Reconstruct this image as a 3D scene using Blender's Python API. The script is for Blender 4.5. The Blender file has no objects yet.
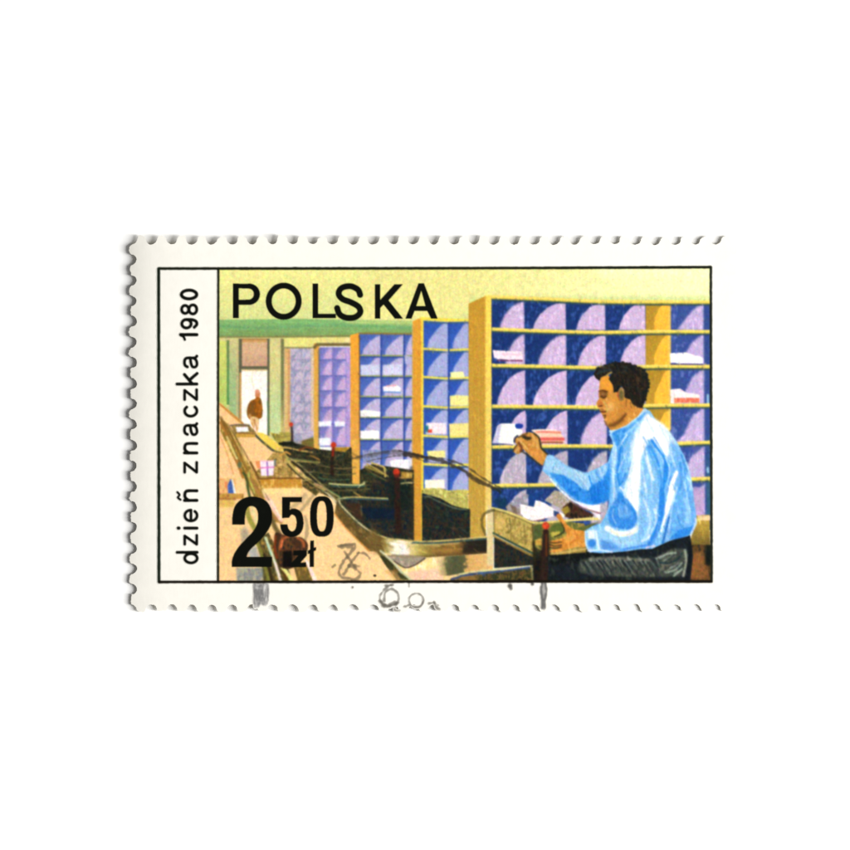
# A cancelled postage stamp lying on a white sheet, seen from above (real size, 1 px of the layout = 0.085 mm).
import bpy, math
import numpy as np
from mathutils import Vector, geometry

rng = np.random.default_rng(7)
U = 8.5e-5                       # metres per layout unit
S = 2                            # print raster: samples per layout unit
X0, Y0, X1, Y1 = 120.0, 225.0, 745.0, 625.0
W, H = int((X1 - X0) * S) + 1, int((Y1 - Y0) * S) + 1
E_GAIN = 1.22                    # how bright a white surface is under the lamps
PAPER = np.array([252, 249, 240]) / 255.0

# ------------------------------------------------------------------ print raster
def lin(c):
    c = np.asarray(c, dtype=np.float64)
    return np.where(c <= 0.04045, c / 12.92, ((c + 0.055) / 1.055) ** 2.4)

canvas = np.empty((H, W, 3)); canvas[:] = PAPER
ident = np.zeros((H, W), dtype=np.int16)
XX, YY = np.meshgrid(X0 + np.arange(W) / S, Y0 + np.arange(H) / S)

def gk(s):
    r = max(1, int(s * 3)); k = np.exp(-0.5 * (np.arange(-r, r + 1) / s) ** 2); return k / k.sum()
def blur1(a, s, ax):
    k = gk(s); r = len(k) // 2
    pad = [(0, 0)] * a.ndim; pad[ax] = (r, r)
    p = np.pad(a, pad, mode='edge'); out = np.zeros_like(a); n = a.shape[ax]
    for i, w in enumerate(k):
        sl = [slice(None)] * a.ndim; sl[ax] = slice(i, i + n)
        out += w * p[tuple(sl)]
    return out
def blur(a, sx, sy=None):
    return blur1(blur1(a, sx, 1), sy or sx, 0)
def noise(sx, sy=None):
    n = blur(rng.standard_normal((H, W)), sx, sy or sx)
    return n / n.std()
NF, NM, NC, NV = noise(0.7), noise(2.2), noise(6.0), noise(0.8, 5.0)
NS = noise(1.2, 9.0)
NQ = noise(4.0, 3.0)

Q = 850.0 / 160
TILE = dict(T=(0, 0, 1), A=(110, 220, Q), B=(110, 360, Q), C=(110, 480, Q), D=(210, 260, Q), E=(210, 380, Q), F=(210, 480, Q),
            G=(340, 220, Q), H=(340, 350, Q), I=(340, 480, Q), J=(460, 220, Q), K=(460, 350, Q), L=(460, 480, Q),
            M=(580, 220, Q), N=(580, 350, Q), O=(580, 480, Q), f=(585, 355, 10.625), h=(490, 410, 10.625),
            s=(540, 430, 10.625), t=(600, 410, 8.5), u=(580, 490, 6.2963), v=(490, 490, 7.727), w=(400, 500, 8.5),
            x=(320, 450, 8.5), a=(215, 320, 10.625), b=(215, 400, 10.625), c=(215, 470, 7.0833), d=(280, 320, 10.625),
            e=(280, 390, 10.625), g=(280, 460, 10.625), k=(350, 320, 6.5385), p=(270, 420, 3.4), m=(530, 340, 3.4), n=(215, 320, 4.7222))
def pts(tile, s):
    ox, oy, q = TILE[tile]
    if isinstance(s, str):
        v = [tuple(float(n) for n in p.split(',')) for p in s.split()]
    else:
        v = list(s)
    return np.array([(ox + a / q, oy + b / q) for a, b in v])
def spline(p, closed, n=6):
    p = np.asarray(p); m = len(p); out = []
    rngk = range(m if closed else m - 1)
    for i in rngk:
        if closed: a, b, c, d = p[(i - 1) % m], p[i], p[(i + 1) % m], p[(i + 2) % m]
        else: a, b, c, d = p[max(i - 1, 0)], p[i], p[i + 1], p[min(i + 2, m - 1)]
        for j in range(n):
            t = j / n
            out.append(0.5 * ((2 * b) + (-a + c) * t + (2 * a - 5 * b + 4 * c - d) * t * t + (-a + 3 * b - 3 * c + d) * t ** 3))
    if not closed: out.append(p[-1])
    return np.array(out)

def window(p, pad):
    x0 = max(0, int((p[:, 0].min() - pad - X0) * S)); x1 = min(W, int((p[:, 0].max() + pad - X0) * S) + 2)
    y0 = max(0, int((p[:, 1].min() - pad - Y0) * S)); y1 = min(H, int((p[:, 1].max() + pad - Y0) * S) + 2)
    return slice(y0, y1), slice(x0, x1)
def inside(p, xs, ys):
    r = np.zeros(xs.shape, bool)
    for i in range(len(p)):
        xa, ya = p[i - 1]; xb, yb = p[i]
        if ya == yb: continue
        c = ((ya > ys) != (yb > ys)) & (xs < (xb - xa) * (ys - ya) / (yb - ya) + xa)
        r ^= c
    return r
CLIP = None
def lay(win, alpha, col, idn):
    if CLIP is not None: alpha = alpha * CLIP[win]
    a = alpha[..., None]; old = canvas[win]; new = old * (1 - a) + col * a
    canvas[win] = np.minimum(old, new) if idn == 29 else new        # cancelling ink only ever darkens
    if idn: ident[win][alpha > 0.45] = idn
def shade(win, c, c2, g, tile, mott, stops=None):
    """one ink, two inks run together, or a broken mix of several"""
    col = np.array(c, float) / 255
    if stops:
        ox, oy, q = TILE[tile]; xs = (XX[win] - ox) * q + NM[win] * 9
        sx = [t[0] for t in stops]
        return np.stack([np.interp(xs, sx, [t[1][k] / 255 for t in stops]) for k in range(3)], -1)
    if mott:
        pal = np.array([c] + list(mott), float) / 255
        n = (NM[win] * 0.62 + NC[win] * 0.4 + NV[win] * 0.45)
        u = np.clip((n + 1.7) / 3.4, 0, 0.9999) * (len(pal) - 1)
        i = u.astype(int); f = (u - i)[..., None]
        return pal[i] * (1 - f) + pal[np.minimum(i + 1, len(pal) - 1)] * f
    if c2 is not None:
        p = pts(tile, [(g[0], g[1]), (g[2], g[3])]); d = p[1] - p[0]
        t = np.clip(((XX[win] - p[0, 0]) * d[0] + (YY[win] - p[0, 1]) * d[1]) / (d @ d), 0, 1)[..., None]
        return col * (1 - t) + np.array(c2, float) / 255 * t
    return col * np.ones(XX[win].shape + (3,))
def P(tile, s, c, idn=0, sm=0, soft=0, a=1.0, c2=None, g=None, mott=None, stops=None):
    p = pts(tile, s)
    if sm: p = spline(p, True)
    win = window(p, 1 + soft * 3)
    xs, ys = XX[win], YY[win]; m = np.zeros(xs.shape); q = 0.25 / S
    for dx in (-q, q):
        for dy in (-q, q): m += inside(p, xs + dx, ys + dy)
    m /= 4
    if soft: m = blur(m, soft * S)
    lay(win, m * a, shade(win, c, c2, g, tile, mott, stops), idn)
def PS(tile, s, c, idn=0, **k):
    """an outline in runs parted by |: runs of three and more points are curved, corners between runs stay sharp"""
    o = []
    for seg in s.split('|'):
        q = pts(tile, seg.strip()); o.append(spline(q, False) if len(q) > 2 else q)
    P('T', np.vstack(o), c, idn, **k)
def R(tile, x0, y0, x1, y1, c, idn=0, **k):
    P(tile, [(x0, y0), (x1, y0), (x1, y1), (x0, y1)], c, idn, **k)
def L(tile, s, w, c, idn=0, sm=1, soft=0.25, a=1.0, w2=None, rough=0, mott=None):
    """a stroke; w (and w2 at its end) are widths in layout units"""
    p = pts(tile, s)
    if sm and len(p) > 2: p = spline(p, False)
    win = window(p, max(w, w2 or w) + 2 + soft)
    xs, ys = XX[win], YY[win]; al = np.zeros(xs.shape); n = len(p) - 1
    for i in range(n):
        A, B = p[i], p[i + 1]; d = B - A; q = d @ d
        t = np.clip(((xs - A[0]) * d[0] + (ys - A[1]) * d[1]) / (q if q > 0 else 1), 0, 1)
        D = np.hypot(xs - A[0] - t * d[0], ys - A[1] - t * d[1])
        ww = w + ((w2 if w2 is not None else w) - w) * (i + t) / n
        if rough: ww = ww + rough * NM[win]
        al = np.maximum(al, np.clip((ww / 2 - D) / (2 * soft) + 0.5, 0, 1))
    lay(win, al * a, shade(win, c, None, None, tile, mott), idn)
def EL(tile, cx, cy, rx, ry, c, idn=0, **k):
    P(tile, [(cx + rx * math.cos(i * math.pi / 12), cy + ry * math.sin(i * math.pi / 12)) for i in range(24)], c, idn, **k)

# ids of the printed parts
(SKY, BEAM, WALL, DOOR, FAR, SH1, SH2, SH3, SH4, SH5, BELT, MACH, LEV1, LEV2, LEV3, LEV4, CARD, ITEMS, TRAY, STOOL,
 CLERK, SHIRT, HAIR, TROUS, FRAME, TITLE, VALUE, CAPTION, MARK, PARCEL, BOXP) = range(1, 32)

pic = pts('T', '218.8,268.4 710.6,267.4 711.5,581.4 218.6,581.6')
CLIP = np.zeros((H, W))
_w = window(pic, 1); CLIP[_w] = inside(pic, XX[_w], YY[_w]).astype(float)

# ---- ceiling and beam
R('T', 215, 262, 715, 340, (246, 239, 150), SKY, c2=(222, 226, 146), g=(230, 270, 232, 318))
P('T', '360,266 715,266 715,305 490,302 440,322 360,322', (238, 230, 146), SKY, soft=4, c2=(252, 252, 192), g=(470, 290, 690, 290))
P('T', '600,266 715,266 715,274 600,276', (255, 254, 205), soft=3, a=.7)
R('T', 470, 296, 715, 304, (205, 222, 140), soft=1.5, a=.6)
P('T', '216,320 300,319 412,321 416,337 216,338', (133, 184, 112), BEAM, c2=(126, 158, 92), g=(250, 322, 250, 338))
P('T', '340,321 416,320 416,325 350,324', (205, 216, 130), soft=1.2, a=.7)
L('T', '216,326 260,328 330,325 410,328', 2.6, (96, 160, 110), soft=1.5, a=.55)
L('T', '216,337.5 300,336.8 352,336', 1.6, (140, 118, 66), soft=.8, a=.8)
for i in range(26):
    x = 225 + 130 * rng.random(); y = 323 + 9 * rng.random()
    EL('T', x, y, .5, .5, (205, 222, 130), soft=.2, a=.55)

# ---- back wall and doorway
R('T', 218, 338, 320, 450, (214, 206, 136), WALL)
R('a', 0, 225, 128, 1200, (216, 217, 112), c2=(186, 206, 106), g=(60, 240, 60, 900), idn=WALL)
R('a', 155, 225, 255, 1200, (204, 198, 134), c2=(160, 188, 130), g=(160, 260, 200, 700), idn=WALL)
R('a', 228, 260, 252, 1150, (214, 180, 130), a=.6, soft=.3)
R('a', 128, 215, 155, 900, (104, 132, 78), soft=.25, c2=(90, 150, 80), g=(130, 300, 130, 800))
R('a', 590, 225, 700, 1200, (222, 212, 140), c2=(196, 212, 150), g=(640, 500, 640, 900), idn=WALL)
R('a', 700, 200, 735, 1210, (122, 124, 78), soft=.3, c2=(196, 178, 110), g=(700, 800, 700, 1150))
R('a', 255, 200, 582, 1230, (98, 98, 74), DOOR)
R('a', 262, 560, 285, 1150, (206, 158, 92), soft=.3)
R('a', 290, 215, 558, 492, (221, 180, 140), DOOR, c2=(206, 160, 130), g=(400, 300, 400, 480))
R('a', 290, 200, 556, 240, (208, 150, 82), soft=.5, a=.8)
R('a', 283, 530, 558, 1240, (255, 253, 242), DOOR)
R('a', 283, 525, 558, 545, (240, 205, 140), soft=.4, a=.8)
L('a', '400,560 395,640 415,720', .9, (248, 222, 190), soft=.6)
L('b', '562,20 570,180 575,345', 1.6, (92, 124, 84), soft=.4)
# far person
P('D', '244,692 262,690 266,704 270,712 264,735 248,736 240,718', (218, 140, 100), FAR, sm=1, mott=[(236, 160, 130), (190, 120, 70)])
P('D', '236,740 252,728 270,736 278,765 281,800 277,835 262,845 236,852 214,848 200,830 197,800 206,765 222,745', (150, 92, 34), FAR, sm=1, mott=[(116, 78, 34), (160, 88, 16), (176, 104, 34)])
P('b', '375,185 465,200 458,335 440,335 432,270 424,290 426,330 405,300', (190, 130, 70), FAR, sm=1, mott=[(244, 206, 150), (200, 130, 60)])
EL('D', 213, 828, 8, 12, (190, 140, 80), soft=.4)

# ---- belts at the left
P('T', '218,402 221,403 243,425 258,432 285,452 330,490 330,583 218,583', (251, 206, 142), BELT)
P('T', '218,403 221,403 245,424 262,437 290,452 470,490 470,583 218,583', (252, 208, 146), BELT)
P('E', '57,120 165,235 200,232 240,280 330,350 420,400 500,460 520,600 57,600', (253, 206, 142), BELT)
L('b', '60,45 190,150 300,250', 1.3, (206, 140, 60), soft=.4)
L('b', '60,58 180,165 280,262', .9, (250, 190, 110), soft=.4)
# ledge by the doorway
P('b', '450,350 540,365 640,440 740,520 700,545 610,520 520,440', (250, 216, 84), BELT, sm=1, mott=[(255, 226, 90), (236, 196, 84), (214, 206, 150)])
L('b', '400,340 470,410 560,490 640,545 760,570', 2.2, (96, 84, 46), soft=.5, mott=[(60, 70, 60), (150, 120, 50)])
P('b', '590,345 700,370 850,470 850,600 740,520 640,430', (158, 142, 64), MACH, mott=[(120, 116, 50), (196, 168, 70)])
# rails
P('b', '60,185 130,250 240,450 330,620 410,760 480,860 700,1300 560,1300 330,860 210,640 60,330', (178, 138, 58), BELT, mott=[(138, 112, 44), (204, 158, 70), (224, 186, 96)])
L('b', '70,210 150,330 270,600 360,780 470,960', 1.5, (146, 102, 40), soft=.4)
L('b', '60,240 110,330 160,460 230,640 300,820', 2.6, (172, 116, 48), soft=.6)
L('b', '130,390 175,500 235,620', 1.8, (224, 204, 124), soft=.5, w2=2.6)
L('b', '150,300 230,420 300,590', 2.2, (150, 128, 62), soft=.5)
L('b', '160,290 240,470 340,660', .8, (244, 196, 120), soft=.4)
P('b', '60,345 120,500 205,760 205,810 60,810', (252, 204, 146), BELT)
L('b', '60,390 130,560 200,790', 1.0, (224, 160, 90), soft=.5)
EL('b', 265, 690, 24, 34, (98, 112, 78), soft=.5)
L('c', '205,20 225,60 235,130 250,200', 2.4, (58, 78, 38), soft=.7)
L('c', '240,20 255,90 275,160', 2.6, (196, 196, 92), soft=.6)
L('c', '255,60 300,140 350,230 420,330 470,370', 3.2, (168, 122, 62), soft=.7)
L('c', '255,0 310,90 370,180', 2.4, (206, 160, 86), soft=.6)
P('c', '335,140 400,190 475,330 470,370 430,320 370,230', (250, 206, 180), BELT, sm=1, soft=.5)
L('c', '400,220 470,345', 1.3, (255, 236, 214), soft=.5)
L('c', '225,255 240,330 290,430', 5.0, (160, 152, 66), soft=.8)
L('c', '262,262 285,330 300,380', 2.0, (232, 222, 156), soft=.6)
L('c', '400,340 430,410 470,470', 4.6, (112, 92, 52), soft=1.0)
for s_, w_ in (('12,440 60,530 105,640 150,740 195,850', 1.1), ('62,490 110,570 165,670 215,775 255,850', 1.2), ('30,455 80,545 130,650 170,740', .8), ('168,675 215,765', 1.0)):
    L('n', s_, w_, (104, 78, 34), BELT, soft=.5, a=.75, rough=.3)
L('n', '20,395 70,440 130,490', 1.0, (176, 110, 44), soft=.5, a=.8)
# small things on the shelf at far left
R('c', 30, 58, 150, 168, (242, 168, 104), ITEMS, mott=[(238, 190, 120), (226, 130, 80)])
P('c', '90,110 112,60 150,165 95,165', (86, 118, 190), ITEMS, mott=[(60, 90, 160), (120, 150, 210)])
P('c', '118,60 128,70 152,165 135,165', (240, 240, 240), ITEMS)
R('c', 30, 166, 205, 206, (184, 138, 62), BELT, mott=[(206, 160, 70), (150, 100, 50)])
R('c', 30, 200, 150, 212, (160, 92, 50), soft=.5)
R('c', 30, 212, 140, 262, (224, 186, 92), soft=.8)
# trays on the belt
P('b', '170,265 360,262 400,300 440,350 430,392 240,398 220,380', (176, 140, 66), TRAY, mott=[(120, 100, 60), (206, 164, 76)])
R('b', 225, 345, 425, 395, (204, 156, 62), TRAY)
L('b', '165,270 270,260 370,268', 1.2, (112, 100, 90), soft=.4)
L('b', '222,350 330,352 430,360', 1.1, (130, 92, 56), soft=.4)
P('b', '222,288 350,284 362,335 236,340', (252, 246, 250), ITEMS)
P('b', '620,560 700,560 860,560 860,860 470,860 440,760', (186, 148, 76), TRAY, mott=[(120, 96, 44), (214, 176, 96), (150, 120, 60), (236, 196, 120)])
P('c', '320,62 610,56 622,130 332,130', (214, 158, 62), TRAY, mott=[(196, 136, 44), (232, 184, 92)])
L('c', '315,62 460,58 610,58', 1.6, (120, 78, 34), soft=.4)
L('b', '380,660 470,830', 1.6, (110, 74, 30), soft=.4)
P('b', '430,650 482,645 486,730 450,720', (240, 150, 90), PARCEL)
P('b', '480,642 632,640 622,802 492,806', (250, 232, 242), PARCEL)
L('b', '556,645 562,800', 1.4, (150, 96, 176), soft=.4)
L('b', '482,722 630,712', 1.2, (226, 110, 186), soft=.5)
L('b', '490,650 620,646', 1.0, (244, 190, 190), soft=.4)
L('b', '640,640 640,690', 2.2, (110, 120, 112), soft=.6)
# peach centre belt
P('c', '335,132 640,132 700,180 850,330 850,800 700,800 560,560 480,360 420,230', (253, 210, 148), BELT)
P('T', '305,488 322,485 352,512 372,536 385,556 408,582 318,582 296,548', (254, 212, 150), BELT)
R('T', 263, 488, 303, 494, (255, 226, 150), soft=1.2, a=.8)
# lower-left: rails in front
P('c', '290,500 380,440 440,560 520,700 560,800 340,800 330,640', (120, 98, 48), BELT, mott=[(70, 66, 36), (160, 130, 60)])
L('c', '300,510 340,620 385,790', 3.4, (128, 122, 52), soft=.6)
L('c', '360,480 390,560 420,640 465,790', 2.6, (222, 226, 186), soft=.6)
L('c', '372,520 400,600', 1.4, (176, 216, 190), soft=.5)
L('c', '430,660 470,790', 2.0, (246, 226, 214), soft=.4)
L('c', '350,600 385,700 405,790', 3.0, (52, 40, 22), soft=.6)
L('c', '440,600 480,700 515,790', 4.0, (90, 58, 24), soft=.6)
L('c', '480,690 520,740 545,790', 3.6, (240, 236, 140), soft=.5)
P('c', '560,690 650,640 725,800 590,800', (140, 110, 48), BELT, mott=[(100, 84, 40), (170, 130, 56)])
P('c', '635,630 660,640 735,800 700,800', (255, 226, 214), BELT)
P('c', '425,450 480,455 560,470 620,480 660,530 640,600 560,690 470,690 430,600', (78, 48, 30), BOXP, sm=1, mott=[(54, 42, 30), (110, 66, 34), (40, 40, 34)])
L('c', '462,560 470,500 520,470', 2.2, (190, 96, 52), soft=1.0, a=.85)
L('c', '470,545 480,500', 1.6, (240, 120, 70), soft=.5)
L('c', '585,480 625,505 630,540', 2.2, (196, 100, 52), soft=1.0, a=.85)
L('c', '430,470 424,560 440,620', 2.4, (124, 54, 24), soft=.6)
P('c', '480,575 545,570 550,685 480,690', (16, 14, 12), BOXP, soft=.6)
# postmark bar over the lower left (blue-grey)
P('c', '185,420 215,400 240,430 250,520 230,640 190,600', (150, 146, 128), soft=1.2, a=.7)
P('c', '150,690 340,690 345,800 160,800', (146, 148, 140), soft=.7, a=.9, mott=[(120, 130, 140), (170, 164, 140), (140, 160, 150)])
P('c', '235,560 290,530 320,620 250,640', (164, 170, 172), soft=.9, a=.8)
# ---- distant shelves
# shelf 1
R('d', 45, 190, 350, 290, (234, 227, 132), WALL)
P('d', '350,205 390,185 752,185 752,245 400,245 370,290 350,290', (236, 222, 134), WALL)
R('d', 690, 190, 752, 240, (250, 226, 170), soft=.6, a=.8)
R('d', 45, 300, 362, 1295, (172, 168, 190), SH1, mott=[(150, 152, 182), (196, 180, 196), (184, 176, 206)])
R('d', 40, 288, 350, 306, (150, 142, 92), SH1, soft=.3)
R('d', 48, 306, 112, 1200, (228, 184, 116), SH1, c2=(224, 190, 120), g=(60, 310, 60, 900))
R('d', 84, 320, 106, 1160, (204, 146, 100), soft=.3, a=.8)
R('d', 330, 306, 362, 1180, (222, 192, 166), SH1, soft=.3)
for r in range(8):
    y = 330 + r * 112
    for xx in (150, 255):
        P('d', [(xx + 10, y + 80), (xx + 30, y + 25), (xx + 62, y), (xx + 66, y + 84)], (204, 186, 208), soft=.5, a=.75, sm=1)
        L('d', [(xx, y + 76), (xx + 14, y + 30), (xx + 44, y - 4)], 1.1, (130, 138, 172), soft=.5, a=.5)
    L('d', [(112, y + 92), (330, y + 92)], 1.0, (140, 142, 170), soft=.5, a=.45)
R('e', 120, 540, 370, 600, (140, 140, 150), soft=.8, a=.8)
P('e', '230,540 360,500 372,640 230,600', (120, 106, 50), MACH, soft=.5)
R('e', 0, 450, 120, 545, (178, 160, 72), MACH, soft=.4)
# shelf 2
R('d', 425, 292, 752, 1350, (118, 116, 184), SH2)
def bins(xs, ys, blue, lil, tile='T', lean=.22, idn=0, soft=.6):
    for (xa, xb) in xs:
        for ya, yb in zip(ys[:-1], ys[1:]):
            w = xb - xa; h = yb - ya; j = rng.uniform(-.07, .08)
            P(tile, [(xa, ya), (xb, ya), (xb, yb), (xa, yb)], blue, idn, c2=[min(255, q * 1.22 + 8) for q in blue], g=(xa, ya, xb, yb))
            P(tile, [(xa + w * (lean + j), yb), (xa + w * (lean + .08 + j), yb - h * .32), (xa + w * (.5 + j), yb - h * .68), (xa + w * .78, yb - h * .88), (xb, ya + h * .04), (xb, yb)], lil, idn, soft=soft)
bins([(425, 558), (565, 700)], [292, 425, 595, 755, 930, 1110, 1330], (112, 112, 176), (204, 172, 214), 'd', idn=SH2, soft=.9)
for y in (425, 595, 755, 930, 1110): L('d', [(425, y), (560, y - 4), (700, y)], 1.2, (92, 98, 170), soft=.5, a=.8)
R('d', 556, 292, 570, 1300, (120, 110, 180), soft=.3, a=.8)
R('d', 706, 292, 762, 1345, (194, 166, 220), SH2, soft=.3, mott=[(176, 150, 210), (220, 184, 226)])
R('d', 362, 250, 416, 1460, (226, 166, 70), SH2, c2=(230, 176, 80), g=(380, 300, 380, 1200))
R('d', 408, 300, 424, 1330, (64, 76, 110), soft=.3, a=.8)
L('d', '370,290 395,262 560,262 755,262', 3.2, (116, 98, 52), SH2, sm=0, soft=.7)
for s_ in ('410,335 545,330 548,385 412,388', '580,330 690,338 690,385 585,388', '415,512 538,510 542,590 420,592'):
    P('e', s_, (244, 246, 252), SH2, soft=.4)
P('e', '575,610 765,605 765,740 575,735', (192, 146, 44), SH2, mott=[(160, 120, 40), (214, 166, 60)])
# shelf 3
R('T', 359, 334, 413, 475, (74, 96, 176), SH3)
xs3 = [(65, 200), (212, 350), (358, 408)]; ys3 = [95, 232, 365, 500, 635, 780, 985]
bins(xs3, ys3, (70, 94, 168), (192, 180, 216), 'k', lean=.1, idn=SH3)
for y in ys3[1:-1]:
    L('k', [(62, y), (230, y + 2), (408, y + 3)], 1.5, (156, 166, 84), SH3, soft=.35)
    L('k', [(62, y + 9), (230, y + 11), (408, y + 12)], 1.5, (40, 62, 140), soft=.5, a=.75)
L('k', '62,88 230,90 408,92', 1.8, (140, 118, 60), SH3, soft=.5)
for x in (204, 354): L('k', [(x, 98), (x, 980)], 1.5, (50, 72, 150), soft=.4)
for s_, c_ in (('70,295 195,290 195,360 72,362', (206, 208, 236)), ('215,295 340,288 340,360 212,362', (216, 214, 240)),
               ('215,435 300,425 336,445 330,474 220,470', (250, 246, 252)), ('66,592 120,588 200,600 196,632 70,632', (252, 252, 244)),
               ('64,725 190,722 192,778 68,776', (255, 253, 250)), ('356,230 405,240 405,290 362,290', (180, 180, 216))):
    P('k', s_, c_, SH3, soft=.35)
L('k', '240,432 300,428', 1.3, (236, 166, 176), soft=.5)
L('k', '225,470 330,474', 1.2, (90, 140, 210), soft=.4)
P('x', '360,0 520,0 515,100 470,112 370,110', (120, 136, 190), SH3, mott=[(160, 160, 190), (90, 110, 170)])
P('x', '590,95 640,80 790,80 790,135 745,160 740,185 690,180 660,145 610,150', (242, 240, 246), ITEMS, mott=[(255, 255, 255), (216, 214, 226)])
P('G', '55,612 100,600 106,705 106,1405 56,1405 56,850', (240, 166, 56), SH3, c2=(226, 160, 76), g=(60, 700, 60, 1350))
L('T', '359.5,336 359.8,480', 1.1, (110, 84, 60), soft=.4)
# shelf 4
R('T', 421, 319.6, 470, 492, (50, 84, 170), SH4)
xs4 = [(447, 573), (583, 682)]
bins([(a_, b_) for a_, b_ in xs4], [535, 685, 833, 990, 1146, 1298, 1440], (44, 80, 166), (168, 174, 218), 'G', lean=.08, idn=SH4)
for y in (533, 688, 838, 993, 1149, 1300, 1442):
    L('G', [(440, y - 4), (560, y + 3), (682, y)], 2.3, (232, 216, 84), SH4, soft=.35)
    L('G', [(446, y + 10), (560, y + 16), (682, y + 13)], 1.0, (70, 96, 90), soft=.4, a=.8)
L('G', '578,545 578,1440', 1.5, (44, 72, 150), soft=.4)
for s_, c_ in (('585,118 655,115 662,146 588,148', (250, 246, 170)), ('583,244 620,240 682,244 682,294 585,296', (250, 240, 150)),
               ('580,392 682,388 682,456 582,458', (246, 228, 140)), ('458,386 565,388 565,446 455,444', (250, 232, 236)),
               ('462,536 558,534 560,572 470,578', (246, 236, 150)), ('450,690 555,688 556,736 452,738', (250, 246, 226))):
    P('H', s_, c_, SH4, soft=.3)
P('H', '452,400 470,402 472,440 455,438', (40, 120, 130), soft=.4)
P('H', '466,425 488,420 490,440 468,440', (226, 76, 56), soft=.3)
L('H', '455,742 560,742', 1.2, (40, 60, 90), soft=.4)
P('I', '440,60 676,50 678,170 600,160 540,110 445,90', (214, 206, 112), SH4, mott=[(190, 176, 80), (232, 226, 140)])
P('G', '385,540 432,518 440,600 440,1950 382,1950', (226, 158, 54), SH4, c2=(212, 150, 56), g=(400, 600, 400, 1800))
R('G', 432, 520, 443, 1950, (248, 216, 70), SH4, soft=.2)
L('G', '430,522 560,530 682,534', 2.4, (244, 220, 76), SH4, soft=.4)
L('T', '412.6,325 412.3,480', 1.0, (206, 168, 100), soft=.4)

# ---- big shelf
P('T', '488,297 600,302 712,303 712,530 488,530', (34, 62, 126), SH5)
NAVY, LIL = (30, 60, 126), (214, 190, 224)
rows = [(300.5, 330), (333, 366), (369, 406), (409, 446), (449, 485), (488, 524)]
lilrow = [[(215, 225, 260, 300), 338, 343]]
colx = [(492, 524.6), (524.6, 566), (566, 605.4), (605.4, 645.4)]
lft = [[500.4, 533.4, 575.2, 618.6], [505, 537, 578, 620], [497, 533.5, 575, 617], [505, 541, 579, 620], [499.5, 537, 583.5, 622], [504, 545, 590, 625]]
for r, (ya, yb) in enumerate(rows):
    for c_, (xa, xb) in enumerate(colx):
        dr = r * (.55 if c_ else .45); xb2 = xb + dr; xa2 = xa + (dr if c_ else 0)
        nv = NAVY if c_ < 3 and r < 5 else (44, 72, 150)
        P('T', [(xa2, ya), (xb2, ya), (xb2, yb), (xa2, yb)], nv, SH5, mott=[(24, 48, 104), (52, 84, 156)])
        xl = lft[r][c_]; h = yb - ya; w = xb2 - xl
        xl += rng.uniform(-1, 1); w = xb2 - xl
        q = [(xl, yb), (xl + w * .05, yb - h * .22), (xl + w * .2, yb - h * .5), (xl + w * .45, yb - h * .76), (xl + w * .72, yb - h * .9), (xb2 - .6, ya + 1.2), (xb2, yb)]
        lc = LIL if r < 4 else (200, 188, 206)
        P('T', q, lc, SH5, soft=rng.choice([.35, .5, .9]), sm=0, mott=[(206, 178, 216), (228, 200, 232)] if r < 4 else [(176, 166, 180), (216, 196, 216)])
        L('T', [(xb2 + .5, ya), (xb2 + .5, yb)], 1.1, (38, 56, 110), soft=.4, a=.8)
# pillar
for r, (ya, yb) in enumerate(rows[:4]):
    P('T', [(645.6, ya), (669.4, ya), (669.4, yb + 5), (645.6, yb + 5)], (178, 138, 44), SH5, c2=(196, 150, 50), g=(646, ya, 660, yb))
    P('T', [(654, yb + 3), (654.5, yb - 12), (659, yb - 22), (664, ya + 4), (669.4, ya), (669.4, yb + 3)], (254, 190, 62), SH5, soft=.4)
R('T', 668, 301, 671, 430, (250, 206, 96), soft=.4, a=.8)
P('T', '671,302 709.5,302 710,520 671,520', (66, 88, 156), SH5, mott=[(50, 74, 146), (92, 110, 176)])
for r, (ya, yb) in enumerate(rows):
    ya -= r * .9; yb -= r * .9
    P('T', [(677 - r, yb), (683, yb - 8), (692, ya + 10), (700, ya + 4), (703 + r * .3, ya), (703.4 + r * .3, yb)], (208, 182, 222), SH5, soft=.9, mott=[(190, 172, 216), (224, 194, 230)])
    L('T', [(704.2 + r * .3, ya), (704.4 + r * .3, yb)], 1.2, (50, 70, 130), soft=.5, a=.7)
P('T', '705.5,301 710,301 711,520 706.5,520', (52, 74, 140), SH5, c2=(50, 96, 120), g=(706, 420, 706, 510))
L('T', '707.6,395 707.8,403', 2.2, (150, 190, 220), soft=.6)
L('T', '707.6,468 707.8,472', 2.2, (150, 190, 220), soft=.6)
YEL = (243, 216, 92)
lines = ['488,297 540,299 600,301.6 660,302 712,302.2', '490,329.2 540,331 600,332.4 660,331.6 712,331.8', '490,365.4 540,366.4 600,367.6 660,366.4 712,366.6',
         '490,406.4 560,406.8 600,407.2 660,405.4 712,405.2', '490,447 560,446 640,446 680,443.4 712,442.2', '492,485.6 560,484.6 600,484 684,479.4 712,478.4']
for i, s_ in enumerate(lines):
    p = pts('T', s_) + np.array([0, 2.6])
    L('T', p, 2.2, (48, 76, 76), soft=.6, a=.85)
    L('T', s_, 3.5, YEL, SH5, soft=.35, rough=.12)
    L('T', pts('T', s_) + np.array([0, -.6]), 1.0, (255, 232, 140), soft=.5, a=.5)
    L('T', pts('T', s_) + np.array([0, 1.4]), .8, (170, 160, 50), soft=.4, a=.7)
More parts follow.
